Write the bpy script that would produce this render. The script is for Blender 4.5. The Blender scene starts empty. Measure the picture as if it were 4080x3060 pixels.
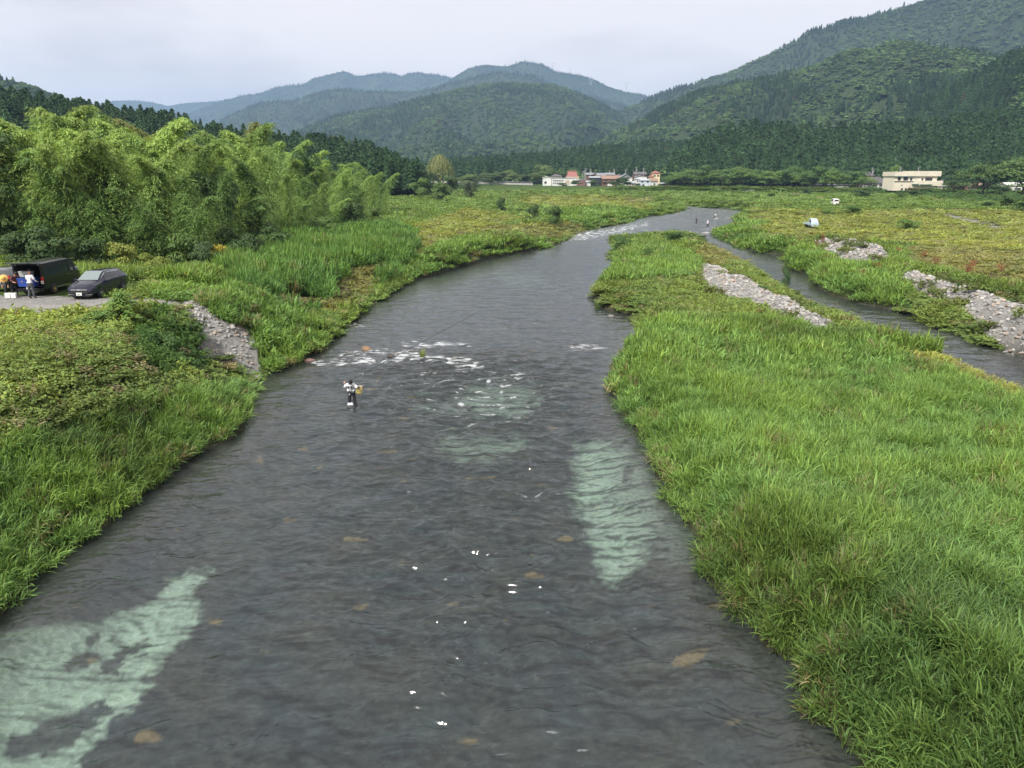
import bpy, bmesh, math, random
import numpy as np
from mathutils import Vector, Matrix, Euler

# ---------------------------------------------------------------- camera, sky, sun, exposure
scene = bpy.context.scene
COL = scene.collection
CAMH = 11.3
PITCH = math.radians(15.73)
FPX = 26.0 / 36.0 * 2212.0          # focal length in pixels of a 2212 px wide frame
cam_d = bpy.data.cameras.new('camera')
cam_d.lens = 26.0; cam_d.sensor_width = 36.0
cam_d.clip_start = 0.1; cam_d.clip_end = 40000
cam = bpy.data.objects.new('camera', cam_d); COL.objects.link(cam)
cam.location = (0, 0, CAMH); cam.rotation_euler = (math.pi/2 - PITCH, 0, 0)
scene.camera = cam

SUN_EL, SUN_AZ = math.radians(50), math.radians(215)   # azimuth clockwise from +Y: behind the camera, to the left
world = bpy.data.worlds.new("World"); scene.world = world
world.use_nodes = True
nt = world.node_tree; nt.nodes.clear()
def N(nt, typ, **kw):
    n = nt.nodes.new(typ)
    for k, v in kw.items(): setattr(n, k, v)
    return n
def L(nt, a, b): nt.links.new(a, b)
wo = N(nt, 'ShaderNodeOutputWorld'); bg = N(nt, 'ShaderNodeBackground')
sky = N(nt, 'ShaderNodeTexSky'); sky.sky_type = 'NISHITA'; sky.sun_disc = False
sky.sun_elevation = SUN_EL; sky.sun_rotation = SUN_AZ
sky.air_density = 1.2; sky.dust_density = 1.5
tc = N(nt, 'ShaderNodeTexCoord'); mp = N(nt, 'ShaderNodeMapping')
mp.inputs['Scale'].default_value = (1.0, 1.0, 5.0)
L(nt, tc.outputs['Generated'], mp.inputs['Vector'])
n1 = N(nt, 'ShaderNodeTexNoise'); n1.inputs['Scale'].default_value = 1.7; n1.inputs['Detail'].default_value = 7
n1.inputs['Roughness'].default_value = 0.55; n1.inputs['Distortion'].default_value = 0.4
L(nt, mp.outputs['Vector'], n1.inputs['Vector'])
cr = N(nt, 'ShaderNodeMapRange'); cr.inputs['From Min'].default_value = 0.36; cr.inputs['From Max'].default_value = 0.60
cr.inputs['To Min'].default_value = 0.88; cr.inputs['To Max'].default_value = 1.0
L(nt, n1.outputs['Fac'], cr.inputs['Value'])
# low grey cloud wisps
mp2 = N(nt, 'ShaderNodeMapping'); mp2.inputs['Scale'].default_value = (1.0, 1.0, 3.2); mp2.inputs['Location'].default_value = (0.33, 0.12, 0.25)
L(nt, tc.outputs['Generated'], mp2.inputs['Vector'])
n2 = N(nt, 'ShaderNodeTexNoise'); n2.inputs['Scale'].default_value = 3.1; n2.inputs['Detail'].default_value = 8
L(nt, mp2.outputs['Vector'], n2.inputs['Vector'])
cr2 = N(nt, 'ShaderNodeMapRange'); cr2.inputs['From Min'].default_value = 0.50; cr2.inputs['From Max'].default_value = 0.66
L(nt, n2.outputs['Fac'], cr2.inputs['Value'])
cloud = N(nt, 'ShaderNodeMixRGB'); cloud.inputs['Color1'].default_value = (7.5, 7.0, 6.85, 1)
cloud.inputs['Color2'].default_value = (6.0, 5.65, 5.6, 1)
L(nt, cr2.outputs['Result'], cloud.inputs['Fac'])
mx = N(nt, 'ShaderNodeMixRGB')
L(nt, cr.outputs['Result'], mx.inputs['Fac']); L(nt, sky.outputs['Color'], mx.inputs['Color1']); L(nt, cloud.outputs['Color'], mx.inputs['Color2'])
L(nt, mx.outputs['Color'], bg.inputs['Color']); bg.inputs["Strength"].default_value = 0.106
L(nt, bg.outputs['Background'], wo.inputs['Surface'])

sun_d = bpy.data.lights.new('sun', 'SUN'); sun_d.energy = 4.6; sun_d.angle = math.radians(6.0); sun_d.color = (1.0, 0.955, 0.88)
sun = bpy.data.objects.new('sun', sun_d); COL.objects.link(sun)
_sd = Vector((math.sin(SUN_AZ)*math.cos(SUN_EL), math.cos(SUN_AZ)*math.cos(SUN_EL), math.sin(SUN_EL)))
sun.rotation_euler = _sd.to_track_quat('Z', 'Y').to_euler()
sun.location = (0, 0, 100)
scene.view_settings.view_transform = 'Standard'; scene.view_settings.look = 'None'
scene.view_settings.exposure = 0.50; scene.view_settings.gamma = 1.0
scene.cycles.max_bounces = 6; scene.cycles.diffuse_bounces = 3; scene.cycles.glossy_bounces = 2
scene.cycles.transmission_bounces = 4; scene.cycles.volume_bounces = 0; scene.cycles.transparent_max_bounces = 8

rng = np.random.default_rng(7)
random.seed(7)

# ---------------------------------------------------------------- geometry of the view (2212 x 1659 px frame)
CP, SP = math.cos(PITCH), math.sin(PITCH)
def P(u, v, z):                      # where the ray of a pixel meets height z
    xr, yr = (u-1106)/FPX, -(v-829.5)/FPX
    dy, dz = CP + yr*SP, -SP + yr*CP
    t = (z - CAMH)/dz
    return np.array([xr*t, dy*t, z])
def PY(u, v, y):                     # the point of that ray at forward distance y
    xr, yr = (u-1106)/FPX, -(v-829.5)/FPX
    t = y/(CP + yr*SP)
    return np.array([xr*t, y, CAMH + t*(-SP + yr*CP)])
def proj(x, y, z):
    d = y*CP - (z-CAMH)*SP
    d = np.where(d > 0.5, d, 0.5)
    return 1106 + FPX*x/d, 829.5 - FPX*(y*SP + (z-CAMH)*CP)/d

def _hash(ix, iy, seed):
    h = (ix.astype(np.int64)*374761393 + iy.astype(np.int64)*668265263 + seed*1442695041) & 0xffffffff
    h = ((h ^ (h >> 13))*1274126177) & 0xffffffff
    h = (h ^ (h >> 16)) & 0xffffffff
    return h/4294967295.0
def vnoise(x, y, seed=0):            # gradient noise, about -1..1
    x = np.asarray(x, float); y = np.asarray(y, float)
    x0 = np.floor(x); y0 = np.floor(y); fx = x-x0; fy = y-y0
    sx = fx*fx*fx*(fx*(fx*6-15)+10); sy = fy*fy*fy*(fy*(fy*6-15)+10)
    r = []
    for dx in (0, 1):
        for dy in (0, 1):
            a = _hash(x0+dx, y0+dy, seed)*6.2831853
            r.append(np.cos(a)*(fx-dx) + np.sin(a)*(fy-dy))
    a = r[0] + sy*(r[1]-r[0]); b = r[2] + sy*(r[3]-r[2])
    return (a + sx*(b-a))*1.5
def fbm(x, y, seed=0, oct=4, gain=0.5, lac=2.03):
    s = 0; a = 1; t = 0
    for i in range(oct):
        s = s + a*vnoise(x, y, seed+i*17); t += a; a *= gain; x = x*lac+13.7; y = y*lac+7.1
    return s/t
def sstep(a, b, x):
    t = np.clip((x-a)/(b-a), 0, 1); return t*t*(3-2*t)
def inpoly(x, y, poly):
    c = np.zeros(np.shape(x), bool); n = len(poly)
    for i in range(n):
        x1, y1 = poly[i]; x2, y2 = poly[(i+1) % n]
        if y1 == y2: continue
        c ^= ((y1 > y) != (y2 > y)) & (x < (x2-x1)*(y-y1)/(y2-y1) + x1)
    return c
def segdist(x, y, poly):
    d = np.full(np.shape(x), 1e9); n = len(poly)
    for i in range(n):
        x1, y1 = poly[i]; x2, y2 = poly[(i+1) % n]
        dx, dy = x2-x1, y2-y1; q = dx*dx+dy*dy
        if q < 1e-9: continue
        t = np.clip(((x-x1)*dx+(y-y1)*dy)/q, 0, 1)
        d = np.minimum(d, (x-x1-t*dx)**2+(y-y1-t*dy)**2)
    return np.sqrt(d)
def W(pts, z=0.0): return [tuple(P(u, v, z)[:2]) for u, v in pts]

# ---------------------------------------------------------------- river plan
LB = [(0,1330),(40,1292),(75,1245),(130,1198),(200,1158),(260,1112),(320,1062),(352,1027),(420,987),(480,957),(520,932),(538,893),(545,852),(540,822),
      (562,814),(605,800),(640,782),(690,757),(730,722),(733,704),(712,692),(738,697),(765,690),(790,664),(850,630),(905,603),(960,587),(1040,562),(1110,547),
      (1172,537),(1215,517),(1243,502),(1300,491),(1350,480),(1382,470),(1440,461),(1480,452),(1470,446),(1436,438),(1396,433),(1344,426),(1340,422)]
RB1 = [(1850,1645),(1800,1590),(1745,1530),(1722,1452),(1650,1385),(1572,1305),(1515,1235),(1500,1172),(1475,1112),(1440,1072),(1420,1012),(1405,972),(1380,932),
      (1345,892),(1330,852),(1330,802),(1360,762),(1412,722),(1400,712),(1370,684),(1310,667),(1280,642),(1302,612),(1330,592),(1325,562),(1332,532),(1328,514)]
RB2 = [(1345,503),
      (1480,497),(1508,502),(1515,516),(1555,536),(1612,560),(1640,580),(1670,600),(1700,622),(1745,642),(1790,660),(1860,684),(1905,712),(1990,738),(2040,762),(2090,790),(2212,835),(2500,930)]
RC = [(2800,930),(2500,862),(2330,812),(2212,772),(2146,750),(2098,731),(2054,713),(2010,699),(1945,673),(1901,664),(1858,657),(1805,642),(1770,626),(1753,611),(1751,592),(1709,585),(1694,570),
      (1696,554),(1640,546),(1590,531),(1556,514),(1540,500)]
RD = [(1537,491),(1600,481)]
RE = [(1594,473),(1598,468),(1622,457),(1590,453),(1555,450),(1505,447),(1486,444),(1452,436),(1400,428),(1352,421)]
river_poly = [(-13.3,-30),(-13.4,5)] + W(LB) + (W(RC)+W(RD,1.3)+W(RE))[::-1] + W(RB2,1.1)[::-1] + W(RB1)[::-1] + [(8.2,5),(8.5,-30)]
RP = np.array(river_poly)
def river_sd(x, y):                  # + on land, - in the water
    d = segdist(x, y, river_poly)
    return np.where(inpoly(x, y, river_poly), -d, d)

CTRL = np.array([(-30,20,4.2),(-22,28,4.0),(-26,38,4.0),(-30,50,4.0),(-21,45,3.7),(-26,57,3.6),(-20,62,2.6),(-20,75,2.2),(-32,72,2.9),(-42,60,4.0),(-42,100,3.2),(-34,140,2.5),
    (-13,100,1.9),(-33,215,2.0),(0,200,1.7),(0,300,1.5),(-60,300,2.6),(50,330,0.6),(95,400,0.8),(30,420,1.2),(12,30,0.95),(12,60,1.0),(22,90,1.0),(26,130,.8),(30,20,1.2),(34,62,1.2),(45,50,1.2),
    (62,80,2.0),(60,130,1.8),(90,180,1.9),(100,250,2.2),(200,300,2.5),(150,120,2.3),(90,40,2.2),(40,8,1.5),(-100,100,6.0),(-110,250,6.0),(-20,5,4.2),(-19,-20,4.2)])
LEV_U = np.array([200,1000,1130,1300,1500,1700,1900,2100,2212,2500]); LEV_Y = np.array([620,600,570,505,480,455,405,370,350,300.])
HEAPS = [(W([(1508,568),(1565,590),(1609,610),(1683,650),(1735,666),(1765,696),(1812,712),(1800,746),(1750,748),(1705,720),(1665,690),(1600,658),(1540,645),(1504,612)], .9), .8),
         (W([(1740,520),(1812,530),(1850,530),(1905,545),(1935,556),(1905,572),(1850,574),(1808,564),(1770,538)], 1.8), 1.4),
         (W([(1925,598),(1988,590),(2076,620),(2120,632),(2212,660),(2500,748),(2500,800),(2212,716),(2170,698),(2098,660),(2010,630)], 1.8), 1.25)]
def levee_y(x, y):
    u, _ = proj(x, y, np.full(np.shape(x), 3.0))
    return np.interp(u, LEV_U, LEV_Y)
def ground_z(x, y):
    x = np.asarray(x, float); y = np.asarray(y, float)
    s = river_sd(x, y)
    num = 0; den = 0
    for cx, cy, cz in CTRL:
        w = 1/((x-cx)**2+(y-cy)**2+4)**1.5; num = num+w*cz; den = den+w
    base = num/den
    park = sstep(-20.5, -23, x)*sstep(39, 41.5, y)*sstep(60, 54, y)*sstep(-60, -50, x)
    base = base*(1-park)+4.0*park
    ly = levee_y(x, y)
    base = base + (4.1-base)*sstep(-9, 0, y-ly)*(y > 100)
    base = base + 0.22*fbm(x/9, y/9, 3, 3)*(1-park)*(y < 700)
    Lr = np.where(x < -10, np.interp(y, [0, 38, 44, 55, 120], [6.5, 6.0, 5.5, 7.0, 6.0]), 2.2)
    Lr = np.where(y > 120, 5.0, Lr)
    wob = s + 0.25*vnoise(x/1.3, y/1.3, 9)*(y < 150)
    land = 0.10*sstep(0, .3, wob) + (base-0.1)*sstep(0, 1, wob/Lr)**0.85
    bed = -0.12 - 0.95*sstep(0, 3.2, -s) + 0.10*fbm(x/1.5, y/1.5, 21, 3)
    riff = sstep(46, 48.5, y)*sstep(56, 51, y)*(x < 8)
    bed = bed*(1-0.45*riff)
    for poly, hh in HEAPS:
        land = land+hh*np.where(inpoly(x, y, poly), sstep(0, 1.8, segdist(x, y, poly)), 0)*(.8+.35*vnoise(x/2, y/2, 88))
    return np.where(wob > 0, land, np.minimum(bed, -0.08)), s

# land cover, painted on the ground as it is seen from the bridge
REED, WEED, VINE, GRAV, TALL, DRY, BARE, YELLOW, MEAD, DARKW = range(10)
COVER = [
 (MEAD, [(-400,380),(2600,380),(2600,700),(-400,700)]),
 (MEAD, [(700,380),(1560,380),(1560,520),(700,520)]),
 (YELLOW, [(1130,426),(1300,424),(1400,432),(1400,452),(1340,462),(1200,450),(1100,442)]),
 (YELLOW, [(840,500),(1010,450),(1130,470),(1040,505),(900,560),(860,545)]),
 (REED, [(1180,462),(1300,445),(1390,455),(1385,475),(1300,492),(1200,500)]),
 (DRY, [(1040,492),(1180,478),(1230,480),(1225,515),(1180,530),(1120,505),(1050,508)]),
 (DRY, [(1340,430),(1420,436),(1400,446),(1350,440)]),
 (REED, [(880,570),(1000,520),(1180,520),(1180,560),(900,620),(860,600)]),
 (TALL, [(480,640),(500,560),(590,505),(700,480),(860,490),(890,540),(860,600),(700,680),(620,690)]),
 (DRY, [(700,650),(740,590),(830,565),(830,600),(760,660),(700,690),(600,670),(520,650),(600,640)]),
 (REED, [(300,640),(420,590),(560,640),(640,680),(740,740),(740,800),(560,830),(540,740),(470,700),(400,660)]),
 (REED, [(-600,2000),(-600,900),(120,930),(250,885),(400,855),(430,832),(580,822),(580,900),(200,1300),(100,2000)]),
 (VINE, [(-600,1000),(-600,680),(0,690),(200,660),(400,665),(425,700),(430,790),(370,830),(250,890),(120,940),(0,985)]),
 (DARKW, [(300,690),(400,675),(425,715),(432,790),(370,820),(310,790),(280,730)]),
 (WEED, [(300,665),(395,670),(420,700),(400,720),(330,690)]),
 (BARE, [(-600,632),(150,640),(300,642),(370,648),(400,660),(330,668),(290,662),(170,668),(90,684),(-600,700)]),
 (GRAV, [(398,655),(425,648),(470,690),(530,715),(550,740),(548,775),(562,815),(525,808),(470,780),(432,765),(425,725),(405,690)]),
 # right side
 (WEED, [(1270,480),(1520,480),(1640,560),(1800,650),(2212,800),(2500,900),(2500,1300),(1280,1300)]),
 (MEAD, [(1320,485),(1500,480),(1510,530),(1420,560),(1320,560)]),
 (REED, [(1330,560),(1400,540),(1480,545),(1500,580),(1470,610),(1380,625),(1310,610)]),
 (WEED, [(1330,610),(1500,600),(1700,700),(1690,730),(1400,730),(1270,690),(1270,630)]),
 (DRY, [(1500,520),(1600,560),(1560,580),(1500,560)]),
 (REED, [(1406,712),(1509,700),(1683,706),(1770,722),(1901,738),(2032,772),(2163,795),(2500,870),(2700,2400),(1000,2400),(1290,800)]),
 (YELLOW, [(1890,745),(2032,780),(2163,800),(2240,840),(2212,900),(2050,820),(1900,770)]),
 (REED, [(1530,487),(1650,470),(1730,500),(1720,555),(1620,555),(1530,510)]),
 (REED, [(1690,560),(1720,540),(1800,560),(1900,590),(1970,640),(1990,670),(1860,680),(1750,640),(1690,590)]),
 (WEED, [(1960,600),(2212,680),(2500,760),(2500,860),(2212,790),(2050,720),(1960,680)]),
 (GRAV, [(1508,561),(1526,563),(1565,583),(1609,605),(1640,627),(1683,644),(1735,660),(1750,696),(1800,706),(1794,728),(1750,724),(1718,698),(1683,670),(1644,653),(1618,635),(1578,631),(1548,627),(1512,596)]),
 (GRAV, [(1740,514),(1792,517),(1812,526),(1850,524),(1905,540),(1935,552),(1905,566),(1850,566),(1808,558),(1770,532),(1742,526)]),
 (GRAV, [(1925,592),(1988,583),(2032,596),(2076,613),(2120,626),(2212,652),(2500,740),(2500,790),(2212,706),(2170,690),(2098,653),(2054,635),(2010,622),(1970,606)]),
 (BARE, [(1685,480),(1722,484),(1770,487),(1858,499),(1935,510),(1915,524),(1860,521),(1790,515),(1740,508),(1695,500)]),
 (DRY, [(1940,540),(2212,560),(2500,575),(2500,640),(2212,625),(2060,600),(1960,572)]),
 (YELLOW, [(1640,455),(2212,455),(2500,470),(2500,600),(2212,575),(2000,535),(1900,530),(1780,512),(1700,500),(1650,480)]),
 (YELLOW, [(1640,470),(1740,500),(1760,520),(1700,520),(1640,500)]),
 (DRY, [(1960,535),(2260,545),(2500,560),(2500,615),(2212,600),(2050,580),(1950,560)]),
 (BARE, [(2030,459),(2060,461),(2140,477),(2212,506),(2300,545),(2300,560),(2212,524),(2130,492),(2050,473)]),
 (BARE, [(2130,540),(2300,545),(2300,553),(2160,550)]),
 (BARE, [(1770,437),(1850,440),(1900,446),(1840,446),(1780,442)]),
 (MEAD, [(1480,400),(2600,405),(2600,448),(2212,452),(2000,436),(1850,432),(1760,440),(1700,450),(1630,452),(1480,446)]),
 (DARKW, [(1880,408),(2212,416),(2212,440),(2100,436),(1900,420)]),
 (BARE, [(1590,410),(1660,411),(1650,415),(1600,414)]),
 (GRAV, [(1562,468),(1598,466),(1600,474),(1575,476)]),
]
def cover(u, v, x, y):
    m_ = FPX/np.maximum(y, 10); du = m_*(.25*vnoise(x/1.5, y/1.5, 51)+1.0*vnoise(x/6, y/6, 52)*(y > 45)+3*vnoise(x/25, y/25, 53)*(y > 120))
    c = np.full(np.shape(u), MEAD)
    for k, poly in COVER: c[inpoly(u+du, v+du*.12, poly)] = k
    c = np.where((y < 40) & (x < -6) & (c == MEAD), VINE, c)
    c = np.where(inpoly(u, v, [(396,652),(428,646),(475,690),(535,712),(556,738),(556,775),(570,815),(520,815),(465,790),(428,772),(415,725),(398,690)]) & (y < 60), GRAV, c)
    for poly, hh in HEAPS: c = np.where(inpoly(x+.5*vnoise(x, y, 54), y+.5*vnoise(x, y, 55), poly), GRAV, c)
    return c

# ---------------------------------------------------------------- materials
def new_mat(name):
    m = bpy.data.materials.new(name); m.use_nodes = True
    nt = m.node_tree; nt.nodes.clear()
    out = N(nt, 'ShaderNodeOutputMaterial')
    return m, nt, out
MATS = {}
def mat(name, color, rough=0.6, metal=0.0, var=0.12, scale=8.0, bump=0.0, bscale=20.0, coat=0.0, alpha=None, spec=0.5):
    if name in MATS: return MATS[name]
    m, nt, out = new_mat(name)
    b = N(nt, 'ShaderNodeBsdfPrincipled')
    b.inputs['Roughness'].default_value = rough; b.inputs['Metallic'].default_value = metal
    b.inputs['Coat Weight'].default_value = coat; b.inputs['Specular IOR Level'].default_value = spec
    t = N(nt, 'ShaderNodeTexCoord'); n = N(nt, 'ShaderNodeTexNoise'); n.inputs['Scale'].default_value = scale; n.inputs['Detail'].default_value = 5
    L(nt, t.outputs['Object'], n.inputs['Vector'])
    mr = N(nt, 'ShaderNodeMapRange'); mr.inputs['From Min'].default_value = .25; mr.inputs['From Max'].default_value = .75
    mr.inputs['To Min'].default_value = 1-var; mr.inputs['To Max'].default_value = 1+var
    L(nt, n.outputs['Fac'], mr.inputs['Value'])
    mul = N(nt, 'ShaderNodeVectorMath', operation='SCALE'); mul.inputs[0].default_value = color[:3]
    L(nt, mr.outputs['Result'], mul.inputs['Scale']); L(nt, mul.outputs['Vector'], b.inputs['Base Color'])
    if bump:
        n2 = N(nt, 'ShaderNodeTexNoise'); n2.inputs['Scale'].default_value = bscale; n2.inputs['Detail'].default_value = 6
        L(nt, t.outputs['Object'], n2.inputs['Vector'])
        bp = N(nt, 'ShaderNodeBump'); bp.inputs['Strength'].default_value = bump; bp.inputs['Distance'].default_value = 0.05
        L(nt, n2.outputs['Fac'], bp.inputs['Height']); L(nt, bp.outputs['Normal'], b.inputs['Normal'])
    L(nt, b.outputs['BSDF'], out.inputs['Surface'])
    MATS[name] = m; return m
def foliage_mat(name, src, transl=0.35, rough=0.55, spec=0.25):
    """leaf material; colour = the plant's own tint (instance attribute or object colour) x the leaf's own value"""
    m, nt, out = new_mat(name)
    if src == 'inst':
        a = N(nt, 'ShaderNodeAttribute'); a.attribute_type = 'INSTANCER'; a.attribute_name = 'tint'; col = a.outputs['Color']
    else:
        a = N(nt, 'ShaderNodeObjectInfo'); col = a.outputs['Color']
    lv = N(nt, 'ShaderNodeAttribute'); lv.attribute_type = 'GEOMETRY'; lv.attribute_name = 'lv'
    mul = N(nt, 'ShaderNodeMixRGB'); mul.blend_type = 'MULTIPLY'; mul.inputs['Fac'].default_value = 1
    L(nt, col, mul.inputs['Color1']); L(nt, lv.outputs['Color'], mul.inputs['Color2'])
    b = N(nt, 'ShaderNodeBsdfPrincipled'); b.inputs['Roughness'].default_value = rough; b.inputs['Specular IOR Level'].default_value = spec
    L(nt, mul.outputs['Color'], b.inputs['Base Color'])
    tr = N(nt, 'ShaderNodeBsdfTranslucent')
    yl = N(nt, 'ShaderNodeMixRGB'); yl.blend_type = 'MULTIPLY'; yl.inputs['Fac'].default_value = 1; yl.inputs['Color2'].default_value = (1.25, 1.15, 0.5, 1)
    L(nt, mul.outputs['Color'], yl.inputs['Color1']); L(nt, yl.outputs['Color'], tr.inputs['Color'])
    mx = N(nt, 'ShaderNodeMixShader'); mx.inputs['Fac'].default_value = transl
    L(nt, b.outputs['BSDF'], mx.inputs[1]); L(nt, tr.outputs['BSDF'], mx.inputs[2])
    L(nt, mx.outputs['Shader'], out.inputs['Surface'])
    return m
M_GRASS = foliage_mat('grass_blade', 'inst', 0.35)
M_FOREST = foliage_mat('forest_leaf', 'inst', 0.15, 0.8, 0.1)
M_LEAF = foliage_mat('leaf', 'obj', 0.3)
M_STONE_I, nt, out = new_mat('river_stone')
a = N(nt, 'ShaderNodeAttribute'); a.attribute_type = 'INSTANCER'; a.attribute_name = 'tint'
tc = N(nt, 'ShaderNodeTexCoord'); n = N(nt, 'ShaderNodeTexNoise'); n.inputs['Scale'].default_value = 3; n.inputs['Detail'].default_value = 6
L(nt, tc.outputs['Object'], n.inputs['Vector'])
mr = N(nt, 'ShaderNodeMapRange'); mr.inputs['To Min'].default_value = .6; mr.inputs['To Max'].default_value = 1.4; L(nt, n.outputs['Fac'], mr.inputs['Value'])
ml = N(nt, 'ShaderNodeVectorMath', operation='SCALE'); L(nt, a.outputs['Color'], ml.inputs[0]); L(nt, mr.outputs['Result'], ml.inputs['Scale'])
b = N(nt, 'ShaderNodeBsdfPrincipled'); b.inputs['Roughness'].default_value = .85; L(nt, ml.outputs['Vector'], b.inputs['Base Color']); L(nt, b.outputs['BSDF'], out.inputs['Surface'])

# ---------------------------------------------------------------- mesh helpers
def tag(o, label=None, cat=None, group=None, kind=None):
    if label: o['label'] = label
    if cat: o['category'] = cat
    if group: o['group'] = group
    if kind: o['kind'] = kind
    return o
def mesh_np(name, co, faces, attrs=None, smooth=False, mats=(), mat_idx=None):
    """faces: (n,3) or (n,4) int array, or list of such arrays"""
    me = bpy.data.meshes.new(name)
    fl = [faces] if isinstance(faces, np.ndarray) else list(faces)
    loops = np.concatenate([f.ravel() for f in fl]).astype(np.int32)
    sizes = np.concatenate([np.full(len(f), f.shape[1]) for f in fl]).astype(np.int32)
    starts = np.concatenate([[0], np.cumsum(sizes)[:-1]]).astype(np.int32)
    me.vertices.add(len(co)); me.vertices.foreach_set('co', np.asarray(co, np.float32).ravel())
    me.loops.add(len(loops)); me.loops.foreach_set('vertex_index', loops)
    me.polygons.add(len(sizes)); me.polygons.foreach_set('loop_start', starts)
    me.polygons.foreach_set('use_smooth', np.full(len(sizes), bool(smooth)))
    for k, v in (attrs or {}).items():
        v = np.asarray(v, np.float32)
        if v.ndim == 1:
            at = me.attributes.new(k, 'FLOAT', 'POINT'); at.data.foreach_set('value', v)
        elif v.shape[1] == 3:
            at = me.attributes.new(k, 'FLOAT_COLOR', 'POINT'); at.data.foreach_set('color', np.concatenate([v, np.ones((len(v), 1), np.float32)], 1).ravel())
    for m in mats: me.materials.append(m)
    if mat_idx is not None: me.polygons.foreach_set('material_index', np.asarray(mat_idx, np.int32))
    me.update(); me.validate()
    return me
def link(name, me, parent=None):
    o = bpy.data.objects.new(name, me); COL.objects.link(o)
    if parent: o.parent = parent
    return o
def grid_faces(nr, nc):
    i = np.arange((nr-1)*(nc-1)); r = i//(nc-1); c = i % (nc-1); a = r*nc+c
    return np.stack([a, a+1, a+nc+1, a+nc], 1)

# ---------------------------------------------------------------- ground: one sheet out to the horizon
th = np.concatenate([np.linspace(-80, -44, 30)[:-1], np.linspace(-44, 44, 860), np.linspace(44, 80, 30)[1:]])*math.pi/180
rr = np.concatenate([np.linspace(2, 8, 12)[:-1], np.geomspace(8, 120, 430)[:-1], np.geomspace(120, 640, 220)[:-1], np.geomspace(640, 14000, 40)])
TH, RR = np.meshgrid(th, rr); X = RR*np.sin(TH); Y = RR*np.cos(TH)
Z, S = ground_z(X, Y)
U, V = proj(X, Y, Z)
cv = cover(U, V, X, Y)
gc = np.zeros(X.shape+(3,))
n_a = fbm(X/1.2, Y/1.2, 31, 4)[..., None]; n_b = fbm(X/14, Y/14, 32, 3)[..., None]
pal = {REED:(.030,.050,.014), WEED:(.075,.085,.030), VINE:(.05,.06,.02), GRAV:(.20,.195,.185), TALL:(.03,.05,.014), DRY:(.09,.095,.045), BARE:(.20,.195,.185), YELLOW:(.12,.125,.035), MEAD:(.05,.08,.02), DARKW:(.03,.045,.015)}
for k, c in pal.items(): gc[cv == k] = c
gc *= 1+0.35*n_a+0.25*n_b
# river bed: dark cobbles with pale sand
inw = Z < 0.0
wet = np.clip(1-np.maximum(S, 0)/0.9, 0, 1)[..., None]
gc = gc*(1-.85*wet)+.85*wet*np.array([.030, .026, .018])
SAND = [ (.95, [(0,1365),(60,1350),(165,1355),(250,1330),(330,1300),(360,1262),(410,1230),(455,1232),(430,1262),(405,1290),(440,1320),(420,1345),(370,1420),(330,1460),(300,1500),(240,1560),(180,1640),(150,1700),(-200,1720),(-300,1400)]),
  (.80, [(1240,1010),(1255,965),(1300,955),(1345,960),(1385,1000),(1410,1050),(1428,1120),(1415,1175),(1375,1230),(1325,1277),(1305,1255),(1290,1210),(1262,1140),(1240,1070)]), (.40, [(1430,1110),(1470,1120),(1495,1160),(1490,1205),(1445,1220),(1420,1180)]),
  (.50, [(990,860),(1040,835),(1140,840),(1170,870),(1120,895),(1040,900),(1000,890)]),
  (.50, [(935,960),(980,945),(1060,955),(1130,945),(1140,975),(1060,995),(990,990)]),
  (.30, [(900,880),(960,870),(990,890),(930,900)]), (.2, [(880,590),(1000,570),(1060,590),(960,620),(880,640)]), (.3, [(1070,590),(1140,590),(1180,610),(1100,618)]),
  (.35, [(1380,930),(1400,920),(1420,960),(1400,965)]) ]
HOLE = [ [(180,1375),(215,1360),(210,1395)], [(130,1435),(200,1405),(225,1415),(190,1440),(150,1452)], [(215,1430),(300,1385),(325,1380),(310,1410),(270,1430),(255,1465),(220,1455)],
  [(10,1605),(60,1575),(150,1545),(215,1510),(230,1540),(190,1585),(150,1610),(40,1640),(10,1635)], [(1345,1010),(1365,1005),(1362,1050),(1348,1045)] ]
dn = 14*fbm(X/0.7, Y/0.7, 61, 4)+9*vnoise(X/.28, Y/.2, 68); dn2 = 14*fbm(X/0.7, Y/0.7, 67, 4); kq = np.clip(34/Y, .5, 2.4); dn = dn*kq; dn2 = dn2*kq*.7
def soft(poly, w):
    d = segdist(U+dn, V+dn2, poly); return sstep(-w, w, np.where(inpoly(U+dn, V+dn2, poly), d, -d))
mask = np.zeros(X.shape); near = (RR < 140)
for wgt, poly in SAND: mask = np.maximum(mask, wgt*sstep(.10, .95, soft(poly, 18 if wgt > .9 else 36)+.55*fbm(X/.9, Y/.9, 69, 4)*np.minimum(1, 4*soft(poly, 44))))
for poly in HOLE: mask = mask*(1-0.93*sstep(.1, .8, soft(poly, 12)))
mask *= np.clip(0.90+0.35*fbm(X/1.6, Y/1.6, 63, 4), .3, 1)
cob = fbm(X/0.5, Y/0.5, 64, 4); hue = fbm(X/2.2, Y/2.2, 65, 2)
bedc = np.stack([.056+.022*hue+.045*cob, .065+.01*hue+.045*cob, .066-.008*hue+.043*cob], -1)
redst = sstep(.66, .76, vnoise(X/1.3, Y/0.8, 66))[..., None]
bedc = bedc*(1-.8*redst) + .8*redst*np.array([.30, .20, .10])
bedc = np.clip(bedc, .01, 1)*(1-mask[..., None]) + mask[..., None]*np.array([.50, .60, .50])
shal = sstep(-1.0, -0.1, Z)[..., None]*0.5
bedc = bedc*(1-shal) + shal*np.array([.07, .062, .045])
gc = np.where(inw[..., None], bedc, gc)
gc = np.clip(gc, 0.004, .9)
far = RR > 700
gc[far] = (.035, .055, .02)
M_GROUND, nt, out = new_mat('ground_cover')
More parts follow.
